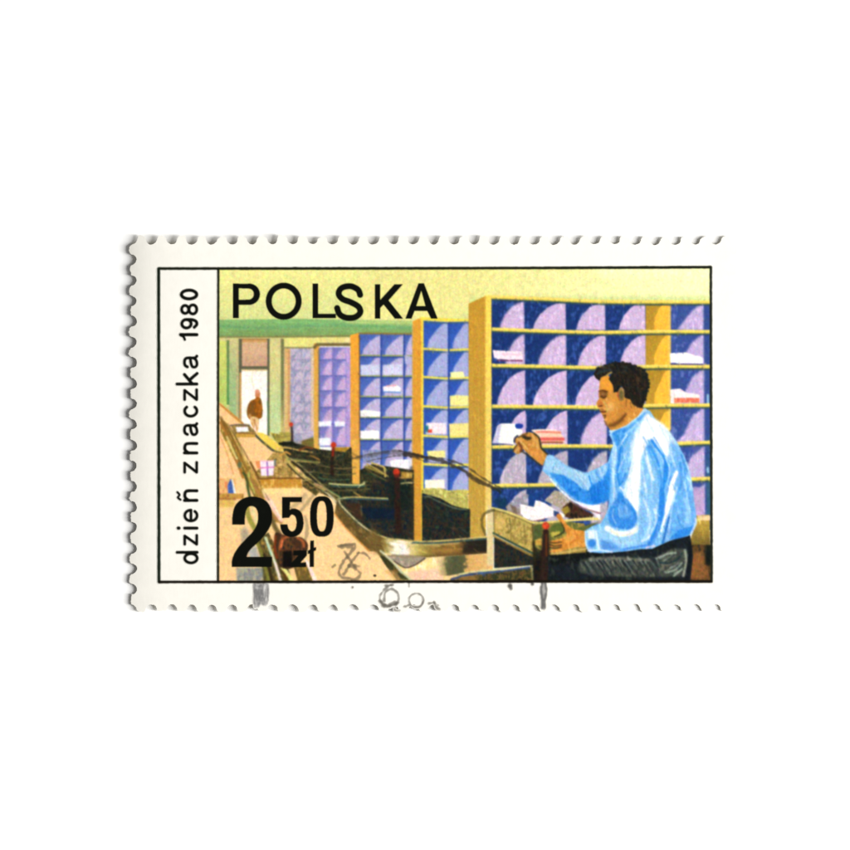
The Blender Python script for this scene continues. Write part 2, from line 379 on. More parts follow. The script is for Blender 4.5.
# shelf end board
P('J', '45,445 137,403 137,1700 45,1690', (202, 150, 50), SH5, c2=(196, 160, 70), g=(60, 500, 60, 1650))
for i in range(5):
    x = 52 + i * 18 + rng.uniform(-4, 4)
    L('J', [(x, 450 + i * 3), (x + 2, 1000), (x, 1660)], .9, (182, 134, 44), soft=.5, a=.45)
R('J', 135, 402, 167, 1560, (250, 216, 92), SH5, c2=(236, 206, 116), g=(140, 600, 140, 1500))
P('L', '148,130 176,150 176,450 150,450', (222, 204, 140), SH5, c2=(196, 190, 140), g=(150, 250, 150, 420))
L('J', '133,404 134,1680', 1.1, (226, 180, 74), soft=.4, a=.8)
L('J', '168,420 170,1500', .8, (60, 70, 80), soft=.3, a=.7)
# letters in the bins
P('J', '174,692 330,700 334,742 200,740 180,732', (252, 234, 242), SH5); L('J', '200,746 330,748', 1.3, (120, 50, 90), soft=.5)
L('J', '225,712 320,716', 1.5, (250, 200, 214), soft=.6)
P('M', '476,708 560,704 650,730 652,762 480,760', (255, 254, 255), SH5); L('M', '480,766 650,768', 1.2, (70, 60, 110), soft=.4)
P('N', '478,210 530,205 560,225 635,238 636,280 480,284', (252, 240, 236), SH5)
P('N', '498,256 575,254 634,256 634,280 500,280', (238, 130, 92), SH5, mott=[(226, 100, 80), (246, 160, 110)], soft=.3)
P('N', '590,500 640,520 600,560', (90, 96, 160), soft=1, a=.6)
# foot of the big shelf at right
P('u', '725,160 815,155 820,350 690,350 700,290 730,200', (186, 152, 62), STOOL, c2=(120, 100, 44), g=(760, 200, 760, 340))
R('u', 742, 160, 822, 190, (240, 214, 160), STOOL, soft=.3)
P('O', '590,40 610,35 660,45 660,180 615,190', (190, 160, 200), soft=.6, a=.8)
P('u', '560,340 830,345 830,575 640,575', (62, 48, 28), STOOL, mott=[(36, 34, 26), (100, 70, 36), (84, 58, 30)])
P('u', '700,400 775,380 800,470 810,560 670,560', (122, 84, 44), STOOL, soft=1.2, mott=[(146, 92, 48), (96, 72, 36)])
R('u', 785, 350, 832, 470, (18, 24, 22), soft=1)

# ---- dark machinery
DK = [(24, 40, 36), (60, 44, 30), (12, 26, 40), (44, 58, 40)]
P('T', '282,441 300,444 318,449 345,452 351,447 360,470 372,464 414,470 414,541 402,540 381,537 367,529 355,519.5 341,505 336,498 322,487 306,476 296,464 284,452', (36, 38, 28), MACH, mott=[(22, 32, 26), (74, 64, 38), (18, 26, 24), (92, 78, 42), (30, 42, 34), (46, 44, 28), (20, 34, 34)])
P('T', '422,490 437,496 452,505 470,510 470,541 422,541', (24, 34, 32), MACH, mott=DK)
P('T', '385,470 413,475 413,541 381,537 366,522 368,490', (28, 38, 34), MACH, mott=DK)
P('T', '345,498 386,500 392,520 392,538 372,530 348,508', (20, 34, 48), MACH, mott=DK)
P('T', '422,493 440,498 455,506 468,509 468,496 440,488 424,488', (206, 198, 112), MACH, mott=[(176, 166, 80), (226, 220, 130)])
P('T', '422,493 442,500 458,508 470,509 470,516 422,516', (28, 36, 36), MACH, mott=DK, soft=.4)
P('T', '351.6,440 359.6,438 359.8,484 352.4,484', (230, 172, 74), SH3, soft=.2)
L('T', '350,452 360,458', 1.4, (70, 60, 40), soft=1, a=.5)
P('T', '410,466 413,466 413,541 410,541', (60, 48, 30), soft=.8, a=.6)
# roller frame lines
L('e', '0,625 60,610 200,640 340,660', 1.6, (206, 170, 90), soft=.5)
L('e', '60,700 110,740 280,760 420,770', 1.9, (176, 150, 78), soft=.5)
L('e', '80,720 120,800 180,860', 2.4, (196, 180, 96), soft=.6)
L('e', '90,735 220,740 400,770', 1.3, (100, 110, 66), soft=.5)
L('e', '330,700 380,720 420,740', 1.5, (150, 110, 50), soft=.4)
L('e', '210,640 280,610 350,620', 1.8, (130, 70, 34), soft=.6)
L('e', '0,570 70,575 130,565 160,580', 2.8, (26, 30, 20), soft=.6)
L('e', '0,700 60,660 110,680', 1.8, (214, 156, 70), soft=.6)
L('g', '105,40 150,90 210,140 330,212', 1.5, (206, 180, 100), soft=.4)
L('g', '130,20 220,90 330,170 400,210', 2.2, (46, 42, 26), soft=.6)
P('g', '235,180 330,210 420,270 500,330 620,420 600,470 560,410 420,345 380,380 300,320 240,280', (110, 90, 42), MACH, mott=[(66, 62, 36), (150, 120, 60), (40, 44, 30)])
L('g', '370,250 440,280 520,330', 1.2, (176, 140, 96), soft=.5)
L('g', '470,290 540,330 640,390', 1.0, (80, 130, 80), soft=.4)
L('x', '80,285 160,292 300,298 370,292 376,272', 1.5, (204, 200, 130), soft=.4)
L('x', '100,305 200,312 300,312 380,305', 1.5, (56, 84, 76), soft=.5)
L('x', '0,345 60,370 120,420 150,470', 1.8, (206, 200, 160), soft=.5)
L('x', '200,405 290,400 420,405 575,412', 1.3, (200, 190, 110), soft=.4)
L('x', '190,412 400,418 580,424', 1.0, (60, 100, 110), soft=.4)
L('x', '290,360 330,385 350,400', 1.3, (186, 150, 70), soft=.5)
L('x', '440,110 500,130 545,150 555,225', 1.8, (206, 180, 96), soft=.5)
L('x', '390,140 450,165 530,200', 2.2, (150, 130, 56), soft=.6)
L('x', '370,200 450,210 520,240', 1.5, (36, 60, 40), soft=.6)
P('x', '690,185 785,190 785,240 690,245', (190, 150, 60), MACH, mott=[(160, 120, 50), (210, 180, 90)], soft=.4)
L('x', '690,285 740,278 780,280', 1.4, (206, 188, 120), soft=.5)
L('x', '350,480 352,560', 2.0, (120, 110, 66), soft=.6)
L('x', '330,440 335,520', 1.8, (80, 54, 36), soft=.6)
P('p', '300,296 425,300 425,340 335,334', (12, 28, 50), soft=1.2, a=.8)
P('p', '250,283 300,280 322,345 292,332', (66, 44, 30), soft=1.2, a=.8)
P('p', '405,215 480,220 480,300 410,300', (16, 30, 26), soft=1.4, a=.7)
L('p', '70,130 110,160 160,205 200,240 235,262', 1.2, (176, 160, 100), soft=.5)
L('p', '50,140 90,175 140,215 185,238', 1.3, (196, 168, 96), soft=.5)
L('p', '60,150 100,190 150,225 195,255', 1.4, (60, 52, 30), soft=.6)
L('p', '150,148 200,160 250,166 292,160', 1.0, (124, 108, 62), soft=.5)
L('p', '140,175 190,182 250,186 290,182', 1.0, (96, 90, 54), soft=.5)
L('p', '165,196 215,204 270,202', .9, (70, 100, 70), soft=.5)
L('p', '330,150 362,166 402,192', 1.5, (182, 158, 84), soft=.5)
L('p', '322,160 350,182 395,205', 1.1, (104, 92, 50), soft=.6)
L('p', '215,240 280,238 340,234', 1.0, (98, 92, 56), soft=.6)
L('p', '535,258 580,280 630,300 668,304', 1.2, (90, 110, 90), soft=.6)
L('p', '560,330 600,360 650,380', 1.4, (60, 44, 32), soft=.9, a=.7)
# big curved rail
P('x', '145,430 180,465 300,590 400,670 500,735 560,790 560,860 410,860 300,740 200,635 125,535', (112, 86, 42), MACH, mott=[(92, 74, 36), (134, 106, 56)])
L('x', '125,540 200,640 300,745 420,860', 1.4, (220, 150, 70), soft=.6)
L('x', '165,425 180,465 300,590 400,670 520,738', 1.5, (206, 200, 150), soft=.35)
L('x', '150,415 180,410 220,408', 1.4, (170, 170, 110), soft=.5)
L('x', '155,440 170,480 290,600 390,682 500,745', 1.0, (70, 74, 54), soft=.4)
RAIL = [(-185, (104, 82, 42)), (-130, (140, 118, 60)), (-90, (196, 180, 116)), (-50, (250, 240, 210)), (0, (255, 246, 236)), (50, (255, 238, 226)), (95, (220, 202, 132)),
        (160, (186, 166, 86)), (240, (150, 126, 60)), (330, (128, 98, 46)), (440, (146, 108, 48)), (520, (110, 80, 40)), (560, (44, 38, 28)), (750, (34, 30, 26))]
P('w', '-185,298 -120,322 -60,332 0,335 100,350 250,352 400,345 560,330 750,312 752,452 560,466 400,476 200,490 60,482 0,482 -60,478 -130,448 -185,415', (182, 160, 80), MACH, stops=RAIL)
L('w', '-120,345 0,362 120,378 300,378 500,366', 1.6, (226, 206, 140), soft=.9, a=.55)
L('w', '-60,468 60,474 200,480 400,466 560,456 740,444', 1.8, (96, 74, 38), soft=.8, a=.7)
L('w', '280,430 420,424 520,412', 3.0, (176, 130, 60), soft=1.4, a=.6)
L('w', '-180,296 -130,316 -70,330 0,336 100,348 200,352 400,342 560,328 750,312', 1.6, (206, 186, 110), soft=.4)
L('w', '110,362 250,366 400,358 560,344 750,328', 1.5, (54, 82, 84), soft=.5)
# under the rail
P('w', '-100,500 0,485 210,490 340,480 400,480 400,690 0,690 -40,640', (255, 232, 164), BELT, mott=[(252, 220, 140), (255, 244, 196)])
P('w', '60,620 180,590 340,590 380,690 80,690', (244, 196, 168), soft=.9, a=.85)
UNDER = [(300, (255, 228, 160)), (335, (226, 194, 138)), (375, (170, 150, 100)), (400, (96, 96, 62)), (480, (78, 82, 56)), (555, (92, 90, 58)), (576, (214, 166, 96)), (660, (226, 176, 104)), (790, (232, 190, 120))]
P('w', '300,488 400,478 570,466 790,450 790,590 568,612 420,642 330,640', (82, 84, 56), BELT, soft=.3, stops=UNDER)
P('w', '300,560 340,590 350,690 60,690', (250, 206, 170), soft=2, a=.6)
P('I', '262,400 450,408 420,440 350,462 300,440', (176, 158, 136), BELT, sm=1, mott=[(150, 140, 120), (206, 180, 160)])
L('I', '290,432 345,464 400,450 450,415', 1.3, (76, 56, 48), soft=.4)
L('I', '255,400 340,408 440,410', 1.0, (150, 130, 90), soft=.4)
P('I', '190,370 215,370 300,450 372,530 300,530 240,450', (70, 66, 34), MACH, mott=[(50, 54, 30), (110, 90, 40)])
P('I', '165,250 205,280 222,330 225,395 190,385 140,330', (116, 92, 46), MACH, soft=2.2)
L('I', '215,375 280,435 330,490 385,535', 2.2, (206, 204, 164), soft=.5)
P('I', '235,480 290,480 330,530 290,535', (216, 166, 96), soft=.6, a=.6)
# stacked edge at the bottom
P('w', '420,690 430,660 600,612 850,592 850,690', (128, 98, 46), MACH, mott=[(90, 74, 40), (170, 134, 70)])
L('w', '400,672 450,655 600,612 700,600 850,584', 1.4, (232, 214, 150), soft=.4)
L('w', '440,672 540,645 640,624 850,604', 2.2, (64, 78, 116), soft=.6)
P('L', '0,515 130,500 200,490 380,462 385,540 0,540', (66, 56, 36), MACH, mott=[(40, 50, 30), (120, 92, 46), (30, 34, 30)])
P('L', '0,505 90,500 90,540 0,540', (140, 106, 54), soft=.8)
L('L', '0,500 100,485 200,475 380,450', 1.6, (224, 214, 150), soft=.4)
L('L', '0,510 100,496 200,486 380,462', 1.8, (60, 80, 120), soft=.5)
L('L', '378,460 385,530', 2.0, (150, 140, 80), soft=.6)
# ---- sorting bin on the right
P('T', '533.5,530 612,530 612,583 533.5,583', (54, 50, 34), TRAY, mott=[(30, 34, 28), (84, 74, 40)])
R('T', 486.8, 509, 492.6, 566, (226, 206, 148), SH5, soft=.2)
P('L', '180,296 385,395 480,400 480,540 390,540 385,452 180,468', (28, 32, 28), TRAY, mott=DK)
P('L', '178,150 290,192 385,232 388,392 300,350 178,288', (178, 152, 76), TRAY, mott=[(150, 130, 62), (206, 180, 98), (170, 140, 66)])
EL('L', 212, 228, 28, 38, (212, 178, 96), soft=.6)
L('L', '262,200 270,260 255,280', 1.2, (110, 96, 46), soft=.6)
L('L', '340,240 350,340', 1.2, (130, 112, 54), soft=.7)
L('L', '178,282 280,335 385,388', 2.0, (44, 70, 56), soft=.5)
L('L', '178,296 280,350 385,402', 1.8, (156, 128, 56), soft=.5)
P('v', '325,265 440,250 545,235 730,260 740,340 740,490 460,500 330,430', (124, 116, 54), TRAY, mott=[(90, 100, 48), (176, 146, 66), (110, 104, 46)])
P('v', '330,275 400,270 400,370 335,390', (78, 90, 48), TRAY, soft=.6)
P('v', '470,270 550,255 575,310 540,350 475,340', (86, 102, 44), TRAY, soft=.6)
P('v', '470,325 540,318 540,345 475,360', (200, 180, 76), TRAY, soft=.5)
P('v', '640,300 750,270 850,240 760,300 690,330', (92, 100, 48), TRAY, soft=.6)
P('v', '335,395 400,370 415,425 340,430', (206, 160, 70), TRAY, soft=.5)
P('v', '465,395 560,380 740,420 740,490 465,500', (178, 150, 72), TRAY, mott=[(150, 122, 56), (206, 176, 90)])
L('v', '470,495 740,455', 1.4, (206, 176, 96), soft=.6)
L('v', '325,255 335,420', 1.2, (90, 80, 40), soft=.5)
# bits above the bin
P('v', '420,80 500,0 580,20 640,90 620,160 520,130', (186, 172, 156), SH5, mott=[(160, 146, 120), (206, 190, 190), (130, 116, 90)], soft=.4)
P('v', '125,120 200,60 295,30 296,120 240,130 180,150', (170, 164, 184), SH5, soft=.6, mott=[(140, 140, 150), (196, 184, 200)])
P('v', '20,60 120,60 150,140 60,140', (20, 52, 76), soft=1, a=.8)
P('v', '300,30 420,10 360,80 340,130 300,120', (24, 62, 126), soft=.5, a=.9)
P('v', '560,130 620,90 700,140 800,190 790,215 640,222 570,205', (48, 36, 28), TRAY, mott=[(30, 26, 24), (80, 54, 36), (60, 30, 26)])
P('v', '545,150 600,120 620,160 580,190', (156, 130, 50), TRAY, soft=.4)
P('v', '120,130 150,105 240,150 265,225 215,205 140,175', (172, 160, 164), CARD, mott=[(140, 120, 110), (210, 204, 216)])
P('v', '150,110 200,130 215,200 190,190', (116, 100, 84), CARD, soft=.6)
P('v', '232,108 300,122 338,130 350,80 382,84 430,104 500,150 545,172 578,190 575,212 490,204 380,228 330,238 265,215 235,180', (255, 250, 246), CARD, mott=[(250, 240, 236), (255, 255, 255)])
L('v', '265,220 330,240 420,222', 1.0, (190, 120, 110), soft=.5)
P('v', '490,155 535,170 530,210 492,200', (44, 66, 120), CARD, soft=.4)
EL('v', 530, 200, 18, 18, (190, 80, 50), soft=.4)
L('v', '20,140 120,165 240,212 320,248 430,250 600,235 850,222', 2.2, (226, 206, 112), TRAY, soft=.5)
L('v', '20,152 120,178 240,226 320,262', 1.2, (110, 100, 50), soft=.5, a=.8)
L('v', '590,232 700,222 800,214', 1.2, (255, 226, 130), soft=.5)
P('v', '640,80 700,95 850,115 850,235 800,180 720,140', (252, 240, 246), CARD, mott=[(255, 252, 252), (240, 220, 236)])
L('v', '630,90 720,140 850,180', 1.4, (130, 96, 92), soft=.6)
# resting hand
P('v', '515,195 545,190 580,250 640,300 735,325 740,430 660,440 560,468 480,482 462,470 540,440 470,440 458,425 530,412 460,410 455,395 530,380 590,350 575,300 535,240', (220, 144, 60), CLERK, sm=1, mott=[(200, 124, 46), (236, 160, 70), (214, 150, 70)])
for s_ in ('460,402 500,408 550,400', '458,420 500,432 552,425', '465,444 510,450 550,440'):
    L('v', s_, 1.3, (84, 60, 30), soft=.5)
L('v', '548,250 572,300 560,330 500,360', 1.3, (50, 50, 26), soft=.5)
# levers
def lever(tile, kx, ky, r, stem, w, idn, col=(222, 74, 40)):
    L(tile, stem, w, (38, 26, 22), idn, soft=.9, w2=w * 1.25, mott=[(50, 32, 26), (24, 26, 24)])
    EL(tile, kx, ky, r, r * 1.05, col, idn, soft=.3, mott=[(190, 50, 30), (240, 96, 56)])
lever('e', 120, 365, 23, '125,390 130,460 130,545', 1.8, LEV1, (232, 110, 80))
L('e', '20,570 130,560', 3.0, (26, 28, 20), LEV1, soft=.7)
lever('E', 657, 345, 15, '655,370 652,410 648,450 650,500', 3.0, LEV2)
L('E', '655,360 653,400', 2.2, (140, 40, 24), soft=.6)
lever('H', 300, 648, 18, '302,690 305,800 310,960', 5.6, LEV3, (206, 60, 34))
EL('H', 302, 668, 16, 10, (110, 36, 24), soft=.7)
P('L', '388,430 430,400 440,300 472,300 476,400 530,420 500,470 480,545 390,545', (24, 24, 18), LEV4, soft=1.4, mott=[(34, 26, 18), (14, 18, 22)])
lever('L', 455, 242, 19, '455,275 452,400 445,545', 6.0, LEV4, (240, 88, 44))
L('L', '458,290 458,400', 1.6, (96, 50, 24), soft=.6)
L('L', '390,330 395,420', 3.0, (44, 40, 22), soft=1)

# ---- the clerk
TR = [(24, 32, 40), (20, 24, 26), (40, 46, 44)]
P('T', '548,556 575,553 610,552 640,549 665,541 690,535 693,556 690,582 548,582', (26, 32, 38), TROUS, mott=TR)
P('v', '455,510 520,500 600,500 740,480 860,470 860,560 700,570 560,560 480,600', (20, 24, 24), TROUS, mott=[(14, 18, 18), (44, 50, 44)], soft=.5)
P('u', '0,450 60,430 200,425 330,425 430,430 480,420 560,380 650,370 672,400 660,480 640,540 560,555 380,550 250,545 100,545 0,520', (78, 82, 72), TROUS, sm=1, soft=1.2, mott=[(54, 62, 58), (98, 100, 86)])
x = -10
while x < 455:                            # folds of the trousers, slanting down to the right
    x += rng.uniform(12, 40); y = 436 + rng.uniform(-8, 22); k = rng.uniform(.55, 1.25)
    L('u', [(x, y), (x + 18 * k, y + 26 * k), (x + 36 * k + rng.uniform(-8, 10), y + 60 * k), (x + 58 * k, y + 88 * k)], rng.uniform(1.4, 3.2), (20, 28, 34), soft=.8, a=rng.uniform(.5, .9), w2=.6)
    L('u', [(x + 14, y - 2), (x + 32 * k, y + 22 * k), (x + 50 * k, y + 50 * k)], rng.uniform(.9, 2.4), (190, 182, 156) if rng.random() < .5 else (140, 152, 146), soft=.8, a=rng.uniform(.35, .8), w2=.5)
L('u', '60,436 180,428 300,432 430,440', 2.2, (150, 146, 124), soft=1.2, a=.6, rough=.8)
for i in range(9):
    x = 470 + rng.uniform(0, 160); y = 400 + rng.uniform(0, 110)
    L('u', [(x, y + 18), (x + 25, y + 6), (x + 48, y - 16)], rng.uniform(1, 2), (30, 44, 46) if i % 2 else (160, 176, 158), soft=.7, a=.7, w2=.4)
P('u', '0,520 120,545 330,552 500,548 650,545 640,580 0,580', (24, 24, 22), TROUS, soft=.9, mott=TR)
L('u', '660,380 668,450 650,540', 2.2, (190, 196, 170), soft=.9, a=.8)
L('u', '685,330 690,420 670,560', 3.4, (16, 22, 28), TROUS, soft=.8)
L('u', '500,455 560,460 620,430 640,400', 1.5, (30, 50, 56), soft=.6)
for s_ in ('480,430 540,405 600,395', '540,520 600,500 640,460', '590,540 640,500'):
    L('u', s_, 1.5, (176, 196, 176), soft=.8, a=.8)

shirt = ('608.8,434 614,431 622,427.5 630,421 638,413.5 645.5,409 650,411 655.3,419.6 662,425.5 668.5,431 674,438 677.9,444 682,452 685.4,459 688.5,468 691,478 '
         '692.8,489 693.9,500.6 695,509 696.5,517.6 695.6,525 693,530.5 688,536 678,538 669,541 660,545 651.5,548.8 640,549 627.6,551 610,552.6 600,553 589.5,552 585.8,544 585,531.3 '
         '592,526 600.6,523.4 605,516 608,508 610,500 605.5,500.2 598.4,504.2 589,505.2 577.6,501.6 571,497.6 558.8,486.5 549.4,477 542.2,470.6 546.6,454.5 552.2,455.4 563.5,464.8 573,468.6 '
         '582.4,472.2 587,472.6 598.4,467.6 607.8,462 610.6,452.6 613,445 611.4,439')
P('T', shirt, (134, 194, 242), SHIRT, mott=[(112, 180, 238), (160, 210, 246)])
DB, MB_, LB, WH = (34, 128, 222), (84, 162, 234), (168, 212, 246), (254, 255, 253)
# upper arm shade and forearm
P('s', '30,410 75,265 130,275 250,375 350,415 450,455 500,455 520,600 520,650 400,600 250,490 110,450', (152, 202, 236), sm=0, soft=1.1, mott=[(166, 212, 240), (130, 186, 232)])
P('s', '90,450 250,480 380,560 440,620 510,640 540,590 600,560 690,480 740,360 765,420 755,740 700,735 620,785 520,795 410,755 330,700 240,610 150,520', DB, soft=.55, mott=[(24, 116, 214), (58, 146, 230), (40, 134, 226)])
P('s', '560,600 700,520 740,560 740,720 640,770 540,760', (22, 112, 212), soft=1.5, a=.7)
L('s', '500,480 525,560 500,630', 2.6, LB, soft=.7, w2=1.2, a=.9)
L('s', '420,540 460,580 500,640', 3.0, (130, 192, 236), soft=.8, w2=1.6, a=.8)
L('s', '520,490 545,570 560,610', 1.6, DB, soft=.5)
L('s', '560,450 590,520 600,550', 1.8, (150, 204, 244), soft=.5)
L('s', '590,440 620,500 640,540', 1.4, MB_, soft=.5)
L('s', '630,410 650,470 665,520', 2.6, (186, 222, 246), soft=.6, w2=1.0)
L('s', '690,380 700,430', 2.0, LB, soft=.6)
L('s', '155,370 165,410 190,415', 1.0, (220, 238, 250), soft=.4)
L('s', '160,350 135,420', .9, (90, 160, 210), soft=.4)
L('s', '170,290 260,370 360,415 460,455', 1.3, (120, 170, 220), soft=.6, a=.7)
L('s', '110,520 200,620 330,735 430,785 530,803', 1.9, (228, 240, 252), soft=.5)
for i in range(40):                     # crayon grain on the sleeve
    x = rng.uniform(180, 700); y = rng.uniform(560, 740)
    if y > 480 + abs(x - 480) * .1 and x > (y - 420) * .9:
        L('s', [(x, y), (x + rng.uniform(-8, 12), y + rng.uniform(12, 24))], .7, (100, 178, 240) if rng.random() < .5 else (16, 104, 206), soft=.4, a=.5)
# front placket edge
L('t', '120,330 105,430 85,600 95,760 90,850', 5.0, (120, 186, 240), soft=.7)
L('t', '140,300 125,420 110,560 120,700 110,840', 2.4, (186, 222, 248), soft=.6)
P('t', '60,560 90,470 85,700 75,760 20,800 0,700', (36, 130, 222), soft=.7, a=.9)
# collar
P('t', '95,185 140,150 210,150 250,190 190,260 150,310 125,290 115,230', (70, 152, 230), soft=.5, mott=[(50, 138, 224), (96, 170, 236)])
L('t', '93,180 150,148 210,126 290,66 378,2', 4.0, (188, 226, 240), soft=.5)
L('t', '175,146 255,94 335,38', 1.6, (236, 250, 250), soft=.5)
L('t', '190,182 262,138 330,80 372,38', 1.4, (44, 132, 220), soft=.6, a=.8)
L('t', '120,200 150,232 168,262', 1.5, (36, 124, 214), soft=.6, a=.8)
L('t', '230,170 300,110 380,30', 2.8, (84, 164, 234), soft=.8)
L('t', '215,205 270,160 330,100', 2.2, (156, 208, 246), soft=.8)
# white back / sleeve light
P('t', '330,130 400,30 440,60 500,95 560,140 600,210 590,300 575,400 520,350 470,290 430,240 390,310 360,380 350,480 352,600 335,720 325,850 285,850 220,770 205,680 235,560 265,430 262,340 285,230', WH, sm=1, soft=1.1)
P('t', '510,120 570,170 640,260 680,340 640,330 590,240', (206, 230, 248), soft=1.0, a=.85)
P('t', '590,300 650,290 700,400 740,520 765,650 790,850 640,850 660,600 640,440', (128, 188, 240), soft=1.1, mott=[(110, 178, 238), (150, 204, 246)])
# blues left of the white
L('t', '240,215 190,300 165,400 165,520 175,600', 3.6, (84, 164, 234), soft=.9)
L('t', '250,230 225,330 205,450 200,560', 2.6, (124, 188, 242), soft=.9)
L('t', '175,320 160,430 150,560 165,630', 1.8, (36, 132, 224), soft=.6)
L('t', '230,210 200,250 180,290', 1.2, (224, 240, 250), soft=.5)
L('t', '215,540 195,600 165,640', 2.0, (48, 138, 224), soft=.7)
L('t', '250,440 235,530 210,600', 2.0, (90, 164, 234), soft=.9)
P('t', '150,690 175,700 240,770 280,850 240,850 200,800 145,770', (46, 138, 226), soft=.6)
L('t', '170,660 200,690 215,740', 1.8, (206, 230, 250), soft=.6)
# folds of the back
P('t', '355,420 390,350 430,420 480,520 500,700 500,850 335,850 345,650', (138, 196, 242), soft=1.0, mott=[(120, 186, 240), (160, 208, 246)])
L('t', '400,320 450,420 490,520 505,640', 2.8, (100, 174, 238), soft=.8)
L('t', '420,310 470,400 500,480', 2.0, (60, 148, 230), soft=.6)
L('t', '440,260 500,350 550,420 565,480', 2.8, (44, 136, 226), soft=.6)
L('t', '470,330 520,400 545,460', 1.4, (170, 212, 246), soft=.5)
L('t', '560,440 560,540 535,640 520,740 518,850', 4.4, (40, 134, 226), soft=.7)
L('t', '500,520 525,600 515,700', 2.6, (84, 164, 236), soft=.8)
L('t', '395,400 420,500 450,590', 3.0, (222, 238, 250), soft=.8)
L('t', '375,620 400,740 410,850', 2.6, (196, 226, 248), soft=.9)
L('t', '355,700 365,850', 2.2, (100, 172, 236), soft=.8)
L('t', '600,380 640,450 600,560 580,650', 2.4, (100, 172, 236), soft=.9)
L('t', '650,530 615,620 590,720 560,850', 3.6, WH, soft=.7, w2=5.2)
L('t', '600,320 610,400 640,480', 2.0, (180, 216, 246), soft=.9)
L('t', '680,450 690,600 650,750 620,850', 2.6, (66, 152, 232), soft=.9)
L('t', '730,450 760,560 775,700', 2.0, (176, 216, 246), soft=.9)
L('t', '690,380 715,450 740,520', 1.6, (60, 140, 210), soft=.8)
L('t', '655,480 700,620 710,800', 2.0, (100, 172, 238), soft=1)
# lower shirt
P('u', '185,120 230,60 300,75 345,130 358,190 330,235 280,245 215,230 180,200', (72, 148, 226), sm=1, soft=.5, mott=[(48, 130, 218), (100, 170, 236)])
P('u', '245,100 290,95 325,150 300,180 250,170 235,140', (150, 200, 242), soft=.8, a=.85)
L('u', '235,60 290,80 335,120 355,180', 1.8, (40, 128, 220), soft=.5)
L('u', '240,110 235,160 260,205', 1.6, (36, 120, 214), soft=.5)
L('u', '210,120 205,170 225,210', 1.2, (190, 222, 248), soft=.5)
P('u', '260,190 340,180 350,210 300,240 240,225', (36, 118, 214), soft=.8, a=.8)
P('u', '40,250 160,225 250,290 370,260 380,340 250,370 60,380 35,330', (150, 204, 244), soft=1.0)
L('u', '170,240 240,275 320,265 375,220 370,120 340,40', 5.4, (253, 255, 253), soft=.9)
L('u', '190,250 250,285 330,270 365,235', 1.6, (240, 240, 206), soft=.8)
P('u', '45,255 90,250 95,310 50,305', (234, 246, 244), soft=.7)
EL('u', 75, 335, 27, 26, (52, 128, 216), soft=.8)
L('u', '100,260 108,320 118,370', 1.8, (236, 246, 252), soft=.6)
P('u', '125,310 200,330 260,370 140,380', (76, 142, 222), soft=1, a=.9)
L('u', '200,300 260,330 340,325', 3.4, (170, 214, 246), soft=1)
L('u', '50,382 130,378 200,390', 1.5, (214, 234, 250), soft=.5)
L('u', '260,378 340,362 430,345', 2.4, (74, 142, 226), soft=.8)
P('u', '380,40 440,0 490,0 480,180 430,320 370,330 360,200', (140, 196, 242), soft=1.0, mott=[(120, 184, 240), (160, 208, 246)])
L('u', '400,60 430,140 440,210 420,280', 2.6, (186, 220, 248), soft=.9)
L('u', '470,120 480,200 440,290 390,320', 2.4, (206, 232, 250), soft=.7)
L('u', '515,0 515,120 490,230 440,340', 5.0, (44, 134, 226), soft=.7)
L('u', '585,10 560,100 530,190 510,260', 4.2, WH, soft=.7, w2=2.0)
L('u', '560,170 540,250 520,330', 2.2, (40, 110, 200), soft=.6)
L('u', '500,200 480,280 450,340', 2.0, (84, 156, 232), soft=.6)
P('u', '600,20 700,0 725,150 720,220 640,250 560,290 575,180', (112, 180, 240), soft=.9, mott=[(96, 168, 236), (134, 194, 244)])
L('u', '660,60 680,140 670,210', 3.2, (150, 204, 246), soft=1.2)
P('u', '575,290 620,250 680,235 725,215 700,275 640,300 560,315', (46, 134, 226), soft=.6)
L('u', '725,180 728,210 700,270', 2.0, (196, 220, 246), soft=.6)
L('u', '415,365 440,355 470,352', 1.5, (226, 206, 226), soft=.4)
L('T', '585,531 586,545 590,552', 1.2, (206, 230, 250), soft=.5)

KEEP = CLIP; CLIP = (ident == SHIRT).astype(float)
for s_ in ('290,330 300,400 290,470 300,540', '312,350 316,430 300,500', '420,330 450,380 466,420', '400,340 430,400 445,470 440,560', '456,430 450,520 430,600 408,680',
           '480,420 470,500 452,600', '332,545 347,580 352,622', '298,560 292,600 308,636', '314,552 320,600 334,642', '282,588 298,622', '500,600 520,640 560,648', '340,560 330,600 345,640',
           '385,330 400,360 412,400', '520,420 535,500 540,560', '470,640 500,650 540,640', '268,420 262,470 268,520'):
    L('m', s_, rng.uniform(.8, 1.3), (44, 134, 226), soft=.5, a=.75, w2=.4)
for s_ in ('395,380 410,450 415,520', '380,430 395,520 400,600', '440,300 466,342', '430,560 425,620 400,672', '500,500 480,580 470,660', '522,480 540,560 546,620', '300,450 310,420 330,378',
           '285,350 280,420 284,480', '350,640 330,655 290,650', '460,400 475,440 470,480', '300,570 304,600', '326,566 332,596', '120,420 150,430 190,470', '150,440 180,480 200,510', '255,430 245,470'):
    L('m', s_, rng.uniform(.8, 1.5), (224, 241, 252), soft=.6, a=.8, w2=.5)
for s_ in ('362,300 352,350 346,420', '336,470 326,520', '440,290 470,350 482,384', '396,270 420,310', '350,420 340,480 346,540', '372,290 366,340', '330,500 322,540 336,560', '410,300 440,340', '345,350 338,410 326,450'):
    L('m', s_, rng.uniform(1.0, 1.8), (178, 216, 247), soft=.9, a=.7, w2=.6)
P('m', '276,575 290,556 330,545 352,575 364,610 345,640 310,640 285,625', (60, 142, 228), sm=1, soft=1.3, a=.45)
CLIP = KEEP

